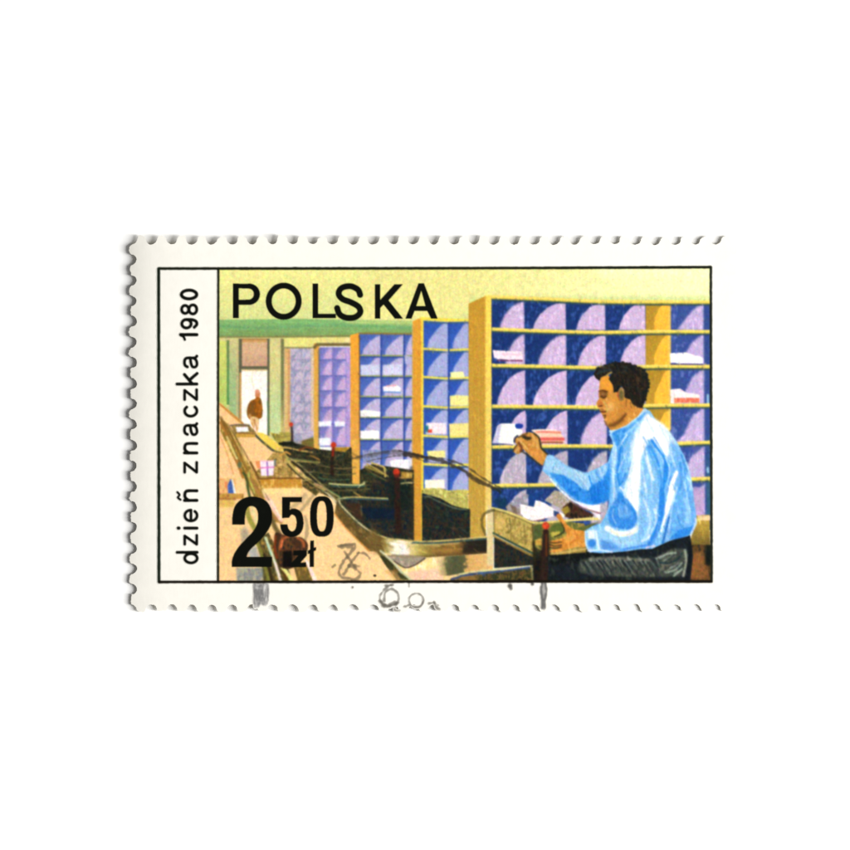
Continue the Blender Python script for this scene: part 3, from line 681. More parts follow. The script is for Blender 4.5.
# head
P('f', '165,225 240,205 300,300 360,330 420,420 480,460 620,575 560,650 440,745 340,790 270,800 225,735 200,680 185,640 160,600 150,575 128,545 120,510 148,462 142,420 147,380 152,300', (214, 146, 64), CLERK, sm=0, mott=[(224, 152, 62), (202, 136, 56), (230, 166, 84)])
P('f', '165,240 235,225 290,320 285,390 180,380', (240, 160, 52), soft=1, a=.8)
P('f', '300,400 380,500 460,470 545,570 440,660 380,560', (206, 134, 56), soft=1.0, a=.6)
P('f', '360,520 420,500 470,520 430,640 360,700 330,640', (190, 122, 52), soft=1.6, a=.6)
P('f', '150,390 200,372 240,385 238,430 200,470 155,450', (118, 74, 32), soft=.9, a=.95)
L('f', '150,385 190,378 235,392', 1.4, (80, 48, 20), soft=.5)
L('f', '165,440 200,455 225,440', 1.0, (60, 40, 22), soft=.4)
EL('f', 190, 415, 18, 10, (166, 120, 76), soft=.5)
P('f', '125,520 150,470 190,510 180,550 140,560', (196, 112, 56), soft=.7, a=.8)
L('f', '150,545 180,540', 1.4, (80, 40, 20), soft=.5)
L('f', '165,600 195,605 220,600', 1.3, (84, 40, 22), soft=.5)
L('f', '165,575 185,580 200,590', 1.2, (150, 86, 40), soft=.5)
L('f', '195,645 215,640 205,670', 1.4, (96, 56, 28), soft=.6)
L('f', '200,500 225,540 235,600', 1.6, (200, 190, 110), soft=.8, a=.7)
EL('f', 275, 550, 28, 50, (240, 186, 110), soft=1.2, a=.8)
L('f', '205,700 240,750 320,735 380,690 430,630', 1.5, (96, 58, 26), soft=.9, w2=2.2, a=.8)
P('f', '235,735 330,700 400,640 420,690 340,755 270,775', (112, 72, 32), soft=1.2, a=.75)
L('f', '300,330 310,380', 1.4, (150, 90, 40), soft=.6)
EL('f', 382, 425, 36, 66, (140, 106, 58), soft=.4)
EL('f', 384, 420, 18, 42, (100, 92, 50), soft=.6)
L('f', '350,395 345,430 365,480', 1.0, (190, 90, 50), soft=.4)
L('f', '350,370 390,350 412,400', 1.2, (176, 140, 80), soft=.5)
P('f', '88,200 130,140 215,105 330,75 450,80 545,120 620,150 668,220 676,330 655,440 625,520 608,565 560,560 500,520 480,475 420,455 412,370 385,325 345,395 300,398 300,330 250,255 285,190 225,215 165,240 155,278 110,245', (30, 28, 26), HAIR, sm=0, mott=[(18, 26, 28), (46, 36, 26), (20, 20, 20), (60, 44, 30)])
for i in range(34):                      # curls along the outline of the hair
    q = [(88, 200), (130, 140), (215, 105), (330, 76), (450, 80), (545, 120), (620, 150), (668, 220), (676, 330), (655, 440), (620, 540)]
    t = rng.uniform(0, len(q) - 1.001); j = int(t); f_ = t - j
    x = q[j][0] * (1 - f_) + q[j + 1][0] * f_; y = q[j][1] * (1 - f_) + q[j + 1][1] * f_
    EL('f', x, y, rng.uniform(9, 17), rng.uniform(8, 14), (26, 30, 30), HAIR, soft=.3)
for i in range(16):
    x, y = rng.uniform(110, 420), rng.uniform(105, 200)
    L('f', [(x, y), (x + 18, y - 8), (x + 34, y + 4)], .9, (52, 62, 58) if i % 2 else (96, 74, 44), soft=.5, a=.55)
L('f', '280,185 250,200 225,225', 1.6, (180, 150, 80), soft=.6)
L('f', '130,200 200,170 270,160', 1.6, (40, 56, 60), soft=.7)
for i in range(46):
    x, y = rng.uniform(280, 640), rng.uniform(130, 520)
    if y > 330 and x < 430: continue
    L('f', [(x, y), (x + rng.uniform(-6, 18), y + rng.uniform(20, 40)), (x + rng.uniform(-14, 20), y + rng.uniform(45, 80))], .8,
      (76, 58, 38) if rng.random() < .5 else (12, 18, 22), soft=.4, a=.55, w2=.4)
# raised hand with a card, red letters behind it
P('h', '440,212 560,205 750,222 752,250 780,290 785,345 540,360 520,310', (250, 206, 176), ITEMS, soft=.3)
L('h', '500,232 620,234 745,240', 1.8, (232, 130, 110), soft=.5)
L('h', '540,310 650,308 775,310', 3.4, (226, 100, 92), soft=.6)
L('h', '550,345 660,344 768,346', 1.6, (150, 70, 40), soft=.5)
L('h', '450,218 560,212 700,214', 1.2, (255, 236, 220), soft=.5)
P('h', '26,352 78,170 112,145 275,142 345,225 335,262 262,290 250,365 140,357', (255, 253, 246), CARD)
P('h', '26,352 78,170 125,148 85,355', (206, 200, 232), CARD, soft=.6)
L('h', '30,356 130,360 240,372', 1.0, (100, 90, 150), soft=.4)
P('h', '300,60 385,40 385,200 330,200 275,142 230,140', (206, 184, 222), soft=.6, a=.8)
P('h', '270,150 340,148 350,180 320,200 275,192', (32, 62, 160), CARD, sm=1, soft=.2)
P('h', '335,258 372,240 420,236 470,250 515,290 535,350 550,420 606,472 560,592 500,548 450,505 400,462 350,412 335,445 300,470 262,458 246,430 262,400 288,372 262,335 258,300 300,290', (208, 146, 66), CLERK, sm=0, mott=[(190, 126, 50), (224, 160, 76), (200, 150, 76)])
P('h', '410,380 500,420 580,520 540,570 430,470', (222, 146, 66), soft=.9, a=.8)
L('h', '470,250 515,290 530,340 548,410 610,470', 1.7, (44, 44, 28), soft=.6)
L('h', '350,275 385,300 420,300', 3.4, (52, 46, 30), soft=.7)
L('h', '300,290 345,270 395,245', 1.6, (110, 80, 40), soft=.5)
L('h', '258,340 262,305 290,275', 1.9, (50, 52, 74), soft=.5)
L('h', '300,310 360,370 400,420', 1.2, (240, 190, 110), soft=.6)
L('h', '305,350 335,400 325,440', 2.4, (112, 66, 38), soft=.6)
L('h', '246,440 262,400 285,372', 1.4, (80, 56, 30), soft=.4)
L('h', '270,455 290,410', 1.2, (200, 170, 120), soft=.5)
L('h', '340,440 400,480 480,545 540,590', 1.2, (50, 50, 30), soft=.5)
L('h', '450,270 490,330 500,400', 2.0, (226, 170, 90), soft=.8)
# crayon hatching that goes over each area in its own direction
def hatch(idn, count, ang, ln, w, amt, spread=.25):
    global CLIP
    ys, xs = np.nonzero(ident == idn)
    if not len(ys): return
    CLIP = (ident == idn).astype(float)
    for k in rng.integers(0, len(ys), count):
        x, y = X0 + xs[k] / S, Y0 + ys[k] / S
        t = ang + rng.normal(0, spread); l_ = ln * rng.uniform(.6, 1.4)
        c_ = canvas[ys[k], xs[k]] * 255 * (1 + rng.choice([-1, 1]) * rng.uniform(.4, 1) * amt)
        c_ = np.clip(c_ + (8 if amt > .2 else 3), 0, 255)
        L('T', [(x - math.cos(t) * l_ / 2, y - math.sin(t) * l_ / 2), (x + math.cos(t) * l_ / 2, y + math.sin(t) * l_ / 2)], w * rng.uniform(.7, 1.3), c_, sm=0, soft=.35, a=.5)
hatch(SHIRT, 420, 1.25, 7, .8, .22); hatch(SH5, 700, 1.45, 5, .7, .20); hatch(SH4, 220, 1.1, 4.5, .7, .16)
hatch(SH3, 220, 1.1, 4, .7, .16); hatch(SH2, 140, 1.2, 4, .6, .10); hatch(SH1, 90, 1.2, 4, .6, .08)
hatch(BEAM, 150, .02, 12, .8, .12, .05); hatch(MACH, 420, .3, 7, 1.1, .38, .5); hatch(TRAY, 160, .5, 5, .7, .22, .5)
hatch(CLERK, 120, 1.2, 3.5, .6, .12, .5); hatch(TROUS, 160, .9, 5, .8, .5, .3); hatch(BELT, 300, .9, 5, .7, .06, .4)
hatch(HAIR, 120, 1.3, 5, .6, .6); hatch(SKY, 240, 1.57, 6, .7, .05, .1); hatch(WALL, 60, 1.57, 8, .6, .1, .1); hatch(STOOL, 80, 1.5, 4, .8, .4)
CLIP = None

# ------------------------------------------------------------------ softness and grain of the printed picture
inpic = np.zeros((H, W)); inpic[_w] = inside(pic, XX[_w], YY[_w])
canvas = blur(canvas, 1.05)
grain = 1 + 0.010 * NV + 0.020 * NF + 0.012 * NM
tint = np.stack([noise(1.3), noise(1.3), noise(1.3)], -1) * 0.013
dark = canvas.mean(-1, keepdims=True)
canvas = np.where(inpic[..., None] > .5, canvas * grain[..., None] + tint * (0.5 + dark), canvas)
canvas = np.where(inpic[..., None] > .5, canvas + (rng.random((H, W, 1)) - .5) * .02, canvas)

# ------------------------------------------------------------------ black printing: frame, lettering
INK = (12, 14, 10)
before_canvas = canvas.copy()
for s_ in ('159.6,268.8 300,268.7 420,268.5 560,268.0 710.2,267.3',):
    L('T', s_, 2.7, (22, 26, 16), FRAME, soft=.4, rough=.13)
L('T', '159,269 159.2,430 159.2,581.6', 3.0, (20, 30, 20), FRAME, soft=.45, rough=.12)
L('T', '218.6,268.5 218.3,430 218.2,581.8', 2.3, (24, 28, 18), FRAME, soft=.4, rough=.13)
L('T', '710.6,267.6 710.9,400 711.5,581.3', 2.5, (30, 34, 26), FRAME, soft=.4, rough=.15)
L('T', '159.6,581.8 300,581.7 500,581.4 711.2,581.5', 2.7, (20, 16, 10), FRAME, soft=.4, rough=.14)

def arc(cx, cy, rx, ry, a0, a1, n=14):
    return [(cx + rx * math.cos(math.radians(a0 + (a1 - a0) * i / n)), cy + ry * math.sin(math.radians(a0 + (a1 - a0) * i / n))) for i in range(n + 1)]
def T_(p, w=5.3, idn=TITLE, sm=0, flat=0):
    L('T', p, w, INK, idn, sm=sm, soft=.3, rough=.08)
def slab(x0, y0, x1, y1, idn=TITLE): R('T', x0, y0, x1, y1, INK, idn)
# P O L S K A
slab(233.2, 283.8, 239.0, 318.3)
P('T', [(233.4, 283.9), (248, 283.9)] + arc(249.2, 294.4, 11.0, 10.7, -90, 90) + [(238, 304.9), (238, 300.1)] + arc(248.8, 294.3, 5.3, 5.5, 90, -90) + [(238, 288.5)], INK, TITLE)
O_ = arc(283.9, 301.4, 17.9, 18.5, 0, 360, 40); I_ = arc(283.9, 301.4, 12.0, 12.7, 360, 0, 40)
P('T', O_ + I_, INK, TITLE)
slab(312.7, 283.7, 318.3, 318.2); slab(312.7, 313.9, 336.0, 318.2)
L('D', '798,186 786,158 745,140 700,150 684,180 704,208 750,226 790,250 798,280 772,304 728,308 690,290 676,256', 5.9, INK, TITLE, soft=.3, rough=.06)
slab(374.9, 284.4, 380.3, 318.8)
P('G', '290,342 334,342 258,428 335,525 292,525 232,450 208,475 208,432', INK, TITLE)
P('G', '417,338 446,338 518,524 484,524 464,484 396,484 380,524 348,524', INK, TITLE)
P('G', '432,376 454,458 405,458', (236, 229, 142), SKY, mott=[(226, 220, 132), (244, 236, 156)])
# 2 50 zl
PS('c', '124,386 126,320 140,262 170,222 215,196 268,188 325,198 372,228 400,280 406,340 394,395 362,448 318,500 262,552 236,584 224,614 | 406,614 403,686 | 120,686 122,640 138,592 172,540 222,486 272,432 300,378 307,322 296,276 270,256 240,260 222,286 214,330 212,386', INK, VALUE)
PS('g', '25,392 236,392 | 233,446 110,446 | 104,528 140,514 190,525 232,565 250,640 246,720 215,780 160,812 90,812 40,785 12,735 4,682 | 80,682 92,730 125,757 158,742 174,700 176,640 160,595 125,580 98,612 | 24,616 25,392', INK, VALUE)
def sup(cx, cy, rx, ry, n=3.0, m=40):
    o = []
    for i in range(m):
        t = 2 * math.pi * i / m; c_, s_ = math.cos(t), math.sin(t)
        o.append((cx + rx * math.copysign(abs(c_) ** (2 / n), c_), cy + ry * math.copysign(abs(s_) ** (2 / n), s_)))
    return o
o_ = sup(446, 599, 125, 215, 2.7); i_ = sup(445, 596, 51, 162, 2.6)[::-1]
P('g', o_ + [o_[0]] + i_ + [i_[0]], INK, VALUE)
P('c', '556,570 650,568 652,604 606,656 646,654 646,686 540,688 540,660 592,604 556,604', INK, VALUE)
P('c', '676,500 702,498 702,550 718,545 716,568 702,574 702,686 672,686 672,590 658,596 658,572 674,562', INK, VALUE)

# caption, reading upwards
BX = 198.4
def cap(y0, strokes, w=3.0, sm=1):
    for st in strokes:
        L('T', [(BX - v, y0 - u) for u, v in st], w, INK, CAPTION, sm=sm, soft=.3, rough=.06)
def circ(cx, cy, rx, ry, a0=0, a1=360): return arc(cx, cy, rx, ry, a0, a1, 18)
X = 13.6
bowl = lambda w: circ(w / 2, 7.3, w / 2 - 1.4, 6.2)
cap(563.8, [circ(5.7, 7.2, 4.6, 6.2), [(11.6, 1), (11.6, 21)]], 2.9)
def zz(y0, w): cap(y0, [[(1, 13.4), (w - 1.2, 13.4)], [(w - 1.6, 12.8), (1.4, 1.9)], [(1, 1.4), (w - .6, 1.4)]], 2.7, 0)
zz(545.2, 10.6)
cap(529.4, [[(1.4, 1.2), (1.4, 13.4)]], 3.0); cap(529.4, [[(1.4, 19.2), (1.4, 19.8)]], 3.4)
cap(522.4, [circ(7, 7.2, 5.4, 6.1, 0, 320), [(1.8, 7.2), (12.2, 7.2)]], 2.8)
def nn(y0, w): cap(y0, [[(1.5, 1.2), (1.5, 13.6)], [(1.5, 9.5), (4, 12.6), (7, 13.3), (w - 2.6, 12.2), (w - 1.7, 9), (w - 1.7, 1.2)]], 3.0)
nn(501.8, 12.8)
cap(501.8, [[(2.2, 17.6), (4.4, 20.2), (7.0, 18.6), (9.6, 20.6)]], 2.2)
zz(473.2, 11.4)
nn(454.4, 12.6)
def aa(y0): cap(y0, [[(2, 10.6), (3.4, 12.8), (6.4, 13.6), (9.8, 12.8), (11, 10), (11, 3.4), (12.8, 1.2)], [(11, 7.8), (5.4, 7.0), (2.1, 5.4), (2.1, 2.6), (4.6, 1.1), (8.6, 1.9), (11, 4.6)]], 2.8)
aa(436.4)
cap(417.6, [circ(6.6, 7.3, 5.2, 6.1, 42, 318)], 2.9)
zz(400.6, 11.4)
cap(385.6, [[(1.5, 1.2), (1.5, 21)], [(11, 13.6), (2.2, 6.2)], [(5.4, 8.6), (12, 1.0)]], 3.0, 0)
aa(369.0)
# 1980
cap(341.0, [[(1.2, 13.2), (4.2, 14.6), (5.4, 17)]], 2.4); cap(341.0, [[(6.2, 1.2), (6.2, 17.4)]], 3.2)
cap(329.6, [circ(5.7, 11.6, 4.2, 4.6), [(9.8, 11), (9.7, 6.0), (8.2, 2.2), (5.0, 1.3), (2.2, 3.8)]], 3.0)
cap(315.6, [circ(6, 12.9, 3.9, 3.5), circ(6, 5.2, 4.5, 3.9)], 2.9)
cap(300.6, [circ(5.9, 9.0, 4.3, 7.6)], 3.2)
# thin ink: tiny pale specks inside the heavy black
blk = (np.abs(canvas - before_canvas).sum(-1) > .02)
sp = np.clip(NF * .5 + NV * .5 - 2.2, 0, 1) * .22 + np.clip(NM - .5, 0, 2) * .012
canvas = np.where(blk[..., None], canvas + (sp[..., None] * np.array([.6, .6, .35])) * (canvas.mean(-1, keepdims=True) < .25), canvas)

# ------------------------------------------------------------------ postmark
pm = canvas.copy()
def M(tile, s, w, a=.7, c=(48, 44, 40), **k):
    L(tile, s, w, c, MARK, a=a, **k)
M('T', '300,474 315,466 330,462 348,459 364,457 382,453.5 398,453.5 412,455', 3.0, .34, (70, 60, 44), soft=1.0, rough=.9)
M('p', '110,166 190,152 262,136 330,118 400,107 455,106 520,126', 1.8, .55, (60, 54, 44), soft=.8, rough=.7)
M('p', '330,140 390,128 450,122 520,130', 1.4, .5, (60, 54, 50), soft=.7, rough=.7)
M('T', '404,454 418,456 434,459 448,463 462,470 478,481 492,487 500,492', 3.6, .74, (50, 42, 34), soft=.9, rough=1.0)
M('p', '440,104 520,124 600,133 665,158 722,196 790,236', 1.5, .6, (44, 38, 32), soft=.6, rough=.7)
M('p', '470,122 540,142 620,152 690,190 760,232', 1.3, .45, (60, 50, 38), soft=.7, rough=.8)
M('T', '372,455 390,452 405,454', 5.0, .38, (90, 90, 104), soft=1.6, rough=1)
M('T', '494,510 484,514 482,524 485,534', 2.6, .6, (60, 54, 30), soft=.9, rough=.5)
M('c', '540,270 590,300 640,250 700,175', 3.4, .45, (110, 104, 76), soft=1.2, rough=.8)
M('c', '640,180 590,230 550,260', 5.0, .38, (120, 110, 84), soft=1.5, rough=1)
M('c', '640,330 655,420 640,500', 3.2, .5, (120, 112, 84), soft=1, rough=.7)
for s_, w_ in (('685,352 740,340 772,348 735,400 700,450 686,490 700,515 730,520', 2.0), ('715,380 740,420 775,470 800,500 770,528 740,520', 1.8),
               ('790,385 750,440 710,500', 1.9), ('780,388 820,390 848,415', 1.7), ('700,352 752,352', 3.2), ('650,462 664,452', 1.6), ('735,455 790,455', 2.6)):
    M('F', s_, w_ * 1.3, .62, (96, 84, 66), soft=.7, rough=.7)
EL('I', 185, 507, 9, 7, (70, 60, 44), MARK, soft=.3)
for s_, w_ in (('268,556 236,580 214,615 218,650 250,668 290,662 312,630 306,600 272,578 240,600 236,640', 1.9), ('210,640 240,668 296,650', 2.8), ('310,650 290,690 318,690', 1.4), ('240,560 280,556', 1.8),
               ('342,672 362,664', 1.8), ('366,548 368,566', 1.2), ('470,656 498,652 522,664', 1.7), ('500,650 512,676 530,684', 2.0)):
    M('I', s_, w_ * 1.2, .66, (92, 88, 80), soft=.6, rough=.7)
M('I', [(405 + 38 * math.cos(t / 12 * 2 * math.pi), 638 + 36 * math.sin(t / 12 * 2 * math.pi)) for t in range(13)], 1.8, .72, (96, 92, 84), soft=.5, rough=.4)
M('I', '372,660 395,676 425,674 440,650', 1.8, .5, (90, 86, 80), soft=.7, rough=.6)
EL('I', 68, 568, 5, 5, (120, 112, 100), MARK, soft=.3); EL('F', 757, 570, 5, 6, (120, 112, 100), MARK, soft=.3)
EL('L', 265, 562, 13, 13, (96, 94, 90), MARK, soft=.5); EL('L', 270, 576, 9, 9, (110, 108, 104), MARK, soft=.5); EL('L', 384, 552, 9, 9, (90, 90, 86), MARK, soft=.5)
P('F', '228,548 312,548 316,600 308,650 298,668 268,660 262,675 235,680 228,640 232,600', (142, 142, 142), MARK, soft=.45, a=.8, mott=[(104, 104, 106), (176, 174, 172), (120, 118, 118)])
P('F', '284,560 302,560 304,640 290,640', (236, 234, 228), soft=.7, a=.75)
for i in range(16):
    x = 230 + i * 5.4; L('F', [(x, 550 + rng.uniform(0, 40)), (x + rng.uniform(-4, 6), 610), (x + rng.uniform(-8, 8), 650 + rng.uniform(-20, 20))], .6, (88, 86, 86), MARK, soft=.4, a=.55)
M('L', '436,545 430,590 438,640 436,680', 2.6, .75, (60, 60, 62), soft=.6, rough=.4)
M('L', '452,545 458,590 450,640 450,676', 2.4, .75, (66, 66, 66), soft=.6, rough=.4)
M('L', '442,545 446,680', 3.6, .55, (110, 108, 108), soft=.6, rough=.4)
M('L', '300,775 312,764', 1.3, .0, (120, 118, 118), soft=.4)
canvas = np.where((ident == MARK)[..., None], blur(canvas, .7), canvas)
# last: the whole print is a touch soft
canvas = blur(canvas, .75)
canvas = np.clip(canvas, 0.006, 1.0)
col_lin = np.minimum(lin(canvas) / E_GAIN, 0.9)
paper_lin = lin(PAPER) / E_GAIN

# grow the marks on bare paper by a sample, so that their soft rims are kept
for _ in range(2):
    g = ident.copy()
    for dy, dx in ((0, 1), (0, -1), (1, 0), (-1, 0)):
        n = np.roll(np.roll(ident, dy, 0), dx, 1)
        g = np.where((g == 0) & (n > 0), n, g)
    ident = g

# ------------------------------------------------------------------ scene helpers
scene = bpy.context.scene
COL = scene.collection
CX, CY = 425.0, 425.0
def wx(x): return (x - CX) * U
def wy(y): return (CY - y) * U
LX, RX, TY, BY = 131.6, 735.4, 239.2, 609.8          # lines of perforation
rs = np.random.default_rng(3)
ph = rs.uniform(0, 6.28, 12)
def height(x, y):
    """height of the paper's underside over the sheet, in layout units: the stamp lies slightly arched"""
    x = np.asarray(x, float); y = np.asarray(y, float)
    d = np.clip((x - LX) / (RX - LX), 0, 1); t = np.clip((y - TY) / (BY - TY), 0, 1)
    e = np.exp(-np.maximum(x - LX, -4) / 17.0)
    h = (10.6 - 4.9 * e) * (1 - 0.60 * d ** 0.9) * (1 - 0.38 * t ** 2.2)
    h = h + 0.10 * np.sin(x / 37 + ph[0]) * np.sin(y / 29 + ph[1]) + 0.05 * np.sin(x / 13 + ph[2] + y / 31) + 0.16 * np.sin(x / 83 + y / 47 + ph[3])
    return np.maximum(h, 0.35)
THICK, LIFT = 1.15, 0.14

def mat(name):
    m = bpy.data.materials.new(name); m.use_nodes = True
    nt = m.node_tree; b = nt.nodes['Principled BSDF']
    return m, nt, b
def fibre(nt, b, colour_socket, amt, bump):
    """faint paper fibre: the same on paper and on ink, measured in the stamp's own metres"""
    tc = nt.nodes.new('ShaderNodeTexCoord')
    n1 = nt.nodes.new('ShaderNodeTexNoise'); n1.inputs['Scale'].default_value = 900; n1.inputs['Detail'].default_value = 5; n1.inputs['Roughness'].default_value = .6
    mp = nt.nodes.new('ShaderNodeMapping'); mp.inputs['Scale'].default_value = (1.0, .35, 1)
    n2 = nt.nodes.new('ShaderNodeTexNoise'); n2.inputs['Scale'].default_value = 5200; n2.inputs['Detail'].default_value = 2
    nt.links.new(tc.outputs['Object'], n1.inputs['Vector'])
    nt.links.new(tc.outputs['Object'], mp.inputs['Vector']); nt.links.new(mp.outputs[0], n2.inputs['Vector'])
    r1 = nt.nodes.new('ShaderNodeMapRange'); r1.inputs[1].default_value = .3; r1.inputs[2].default_value = .7; r1.inputs[3].default_value = 1 - amt; r1.inputs[4].default_value = 1 + amt * .4
    r2 = nt.nodes.new('ShaderNodeMapRange'); r2.inputs[1].default_value = .25; r2.inputs[2].default_value = .75; r2.inputs[3].default_value = 1 - amt * .7; r2.inputs[4].default_value = 1 + amt * .3
    nt.links.new(n1.outputs[0], r1.inputs[0]); nt.links.new(n2.outputs[0], r2.inputs[0])
    mu = nt.nodes.new('ShaderNodeMath'); mu.operation = 'MULTIPLY'
    nt.links.new(r1.outputs[0], mu.inputs[0]); nt.links.new(r2.outputs[0], mu.inputs[1])
    vm = nt.nodes.new('ShaderNodeVectorMath'); vm.operation = 'SCALE'
    nt.links.new(colour_socket, vm.inputs[0]); nt.links.new(mu.outputs[0], vm.inputs['Scale'])
    nt.links.new(vm.outputs[0], b.inputs['Base Color'])
    bp = nt.nodes.new('ShaderNodeBump'); bp.inputs['Strength'].default_value = bump; bp.inputs['Distance'].default_value = 2e-5
    nt.links.new(n2.outputs[0], bp.inputs['Height']); nt.links.new(bp.outputs[0], b.inputs['Normal'])

m_paper, nt, b = mat('stamp_paper')
rgb = nt.nodes.new('ShaderNodeRGB'); rgb.outputs[0].default_value = (*paper_lin, 1)
b.inputs['Roughness'].default_value = .75; b.inputs['Specular IOR Level'].default_value = .12
fibre(nt, b, rgb.outputs[0], .03, .10)
m_ink, nt, b = mat('printing_ink')
at = nt.nodes.new('ShaderNodeAttribute'); at.attribute_type = 'GEOMETRY'; at.attribute_name = 'ink'
b.inputs['Roughness'].default_value = .8; b.inputs['Specular IOR Level'].default_value = .03
fibre(nt, b, at.outputs['Color'], .03, .10)
m_gum, nt, b = mat('gummed_back')                  # yellowish gum on the underside
b.inputs['Roughness'].default_value = .6; b.inputs['Specular IOR Level'].default_value = .2
rgb = nt.nodes.new('ShaderNodeRGB'); rgb.outputs[0].default_value = (.56, .50, .33, 1)
fibre(nt, b, rgb.outputs[0], .05, .1)
m_edge, nt, b = mat('paper_edge')
b.inputs['Base Color'].default_value = (.70, .68, .62, 1); b.inputs['Roughness'].default_value = .9
nn_ = nt.nodes.new('ShaderNodeTexNoise'); nn_.inputs['Scale'].default_value = 9000
rr = nt.nodes.new('ShaderNodeValToRGB'); rr.color_ramp.elements[0].color = (.62, .60, .54, 1); rr.color_ramp.elements[1].color = (.76, .75, .70, 1)
nt.links.new(nn_.outputs[0], rr.inputs[0]); nt.links.new(rr.outputs[0], b.inputs['Base Color'])
m_sheet, nt, b = mat('white_sheet')
b.inputs['Roughness'].default_value = .8; b.inputs['Specular IOR Level'].default_value = .1
tc = nt.nodes.new('ShaderNodeTexCoord'); nz = nt.nodes.new('ShaderNodeTexNoise'); nz.inputs['Scale'].default_value = 400; nz.inputs['Detail'].default_value = 6
nt.links.new(tc.outputs['Object'], nz.inputs['Vector'])
rr = nt.nodes.new('ShaderNodeValToRGB'); rr.color_ramp.elements[0].color = (.885, .885, .88, 1); rr.color_ramp.elements[1].color = (.91, .91, .905, 1)
nt.links.new(nz.outputs[0], rr.inputs[0]); nt.links.new(rr.outputs[0], b.inputs['Base Color'])

# ------------------------------------------------------------------ the sheet it lies on
import bmesh
bm = bmesh.new(); bmesh.ops.create_cube(bm, size=1)
for v in bm.verts: v.co.x *= .9; v.co.y *= .9; v.co.z = (v.co.z - .5) * .004
bmesh.ops.bevel(bm, geom=bm.edges[:], offset=.001, segments=2, affect='EDGES')
me = bpy.data.meshes.new('backing_surface'); bm.to_mesh(me); bm.free(); me.materials.append(m_sheet)
sheet = bpy.data.objects.new('backing_surface', me); COL.objects.link(sheet); sheet['kind'] = 'structure'

# ------------------------------------------------------------------ the stamp
stamp = bpy.data.objects.new('postage_stamp', None); stamp.empty_display_size = .01
COL.objects.link(stamp); stamp.location = (wx((LX + RX) / 2), wy((TY + BY) / 2), 0)
stamp['label'] = 'used perforated postage stamp with a blue-shirted clerk at yellow pigeonholes, on plain white'
stamp['category'] = 'postage stamp'
OX, OY = stamp.location.x, stamp.location.y
def child(name, me, parent, label=None):
    o = bpy.data.objects.new(name, me); COL.objects.link(o); o.parent = parent
    if label: o['label'] = label
    return o

# perforated outline, clockwise from the top-left corner hole
def teeth(n): return n
NX, NY = 30, 18
px_, py_ = (RX - LX - 0.0) / NX, (BY - TY) / NY
out = []
def hole(cx, cy, a0, a1):
    r = 5.45 + rs.uniform(-.3, .25); ex = rs.uniform(.96, 1.06)
    n = 14; wob = rs.uniform(0, 6.28)
    for i in range(n + 1):
        a = math.radians(a0 + (a1 - a0) * i / n); q = r * (1 + rs.normal(0, .02) + .03 * math.sin(3 * a + wob))
        out.append((cx + q * ex * math.cos(a), cy + q * math.sin(a)))
def tooth(p, q, nx, ny, k=9, amp=0.0):
    tip = rs.uniform(.1, 2.0) + rs.uniform(.5, 1) * amp; skew = rs.uniform(-1, 1)
    for i in range(1, k):
        t = i / k; b_ = math.sin(math.pi * t) ** .45
        f = tip * b_ * (1 + skew * (t - .5)) + rs.normal(0, .32)
        out.append((p[0] + (q[0] - p[0]) * t + nx * f, p[1] + (q[1] - p[1]) * t + ny * f))
def jit(): return rs.uniform(-.35, .35)
# holes: top (downwards half), right, bottom, left
top = [(LX + i * px_ + (jit() if 0 < i < NX else 0) + (1.0 if i == 0 else 0), TY + jit() * .5) for i in range(NX + 1)]
right = [(RX, TY + i * py_ + (jit() if 0 < i < NY else 0)) for i in range(NY + 1)]
bot = [(RX - i * px_ + (jit() if 0 < i < NX else 0), BY + jit() * .5) for i in range(NX + 1)]
left = [(LX, BY - i * py_ + (jit() if 0 < i < NY else 0)) for i in range(NY + 1)]
def side(hs, a0, a1, nx, ny, c0, c1, amp=0.0):
    for i in range(len(hs)):
        if 0 < i < len(hs) - 1: hole(hs[i][0], hs[i][1], a0, a1)
        elif i == 0: hole(hs[i][0], hs[i][1], c0, c1)
        if i < len(hs) - 1:
            p = out[-1]; s_ = a0 if i < len(hs) - 2 else a0
            q = (hs[i + 1][0] + 5.45 * math.cos(math.radians(a0)), hs[i + 1][1] + 5.45 * math.sin(math.radians(a0)))
            tooth(p, q, nx, ny, amp=amp)
side(top, 180, 0, 0, -1, 90, 0, 2.5)            # image coordinates: y grows downwards, so the lower half is 180 -> 0 through 90
side(right, 270, 90, 1, 0, 180, 90)
side(bot, 360, 180, 0, 1, 270, 180, .8)
side(left, 90, -90, -1, 0, 360, 270, .6)
out = np.array(out)
inner = []
gx = np.arange(LX + 9, RX - 8, 4.6); gy = np.arange(TY + 9, BY - 8, 4.6)
for y in gy:
    for x in gx: inner.append((x + rs.uniform(-.4, .4), y + rs.uniform(-.4, .4)))
n = len(out)
vin = [Vector(p) for p in out] + [Vector(p) for p in inner]
vo, eo, fo, ov, oe, of = geometry.delaunay_2d_cdt(vin, [(i, (i + 1) % n) for i in range(n)], [], 1, 1e-6)
vo = np.array([(v[0], v[1]) for v in vo]); nv = len(vo)
loopmap = {}
for i, src in enumerate(ov):
    for s_ in src: loopmap[s_] = i
ring = [loopmap[i] for i in range(n)]
hh = height(vo[:, 0], vo[:, 1])
vb = np.stack([wx(vo[:, 0]) - OX, wy(vo[:, 1]) - OY, hh * U], 1)
vt = vb.copy(); vt[:, 2] += THICK * U
faces = []; mi = []
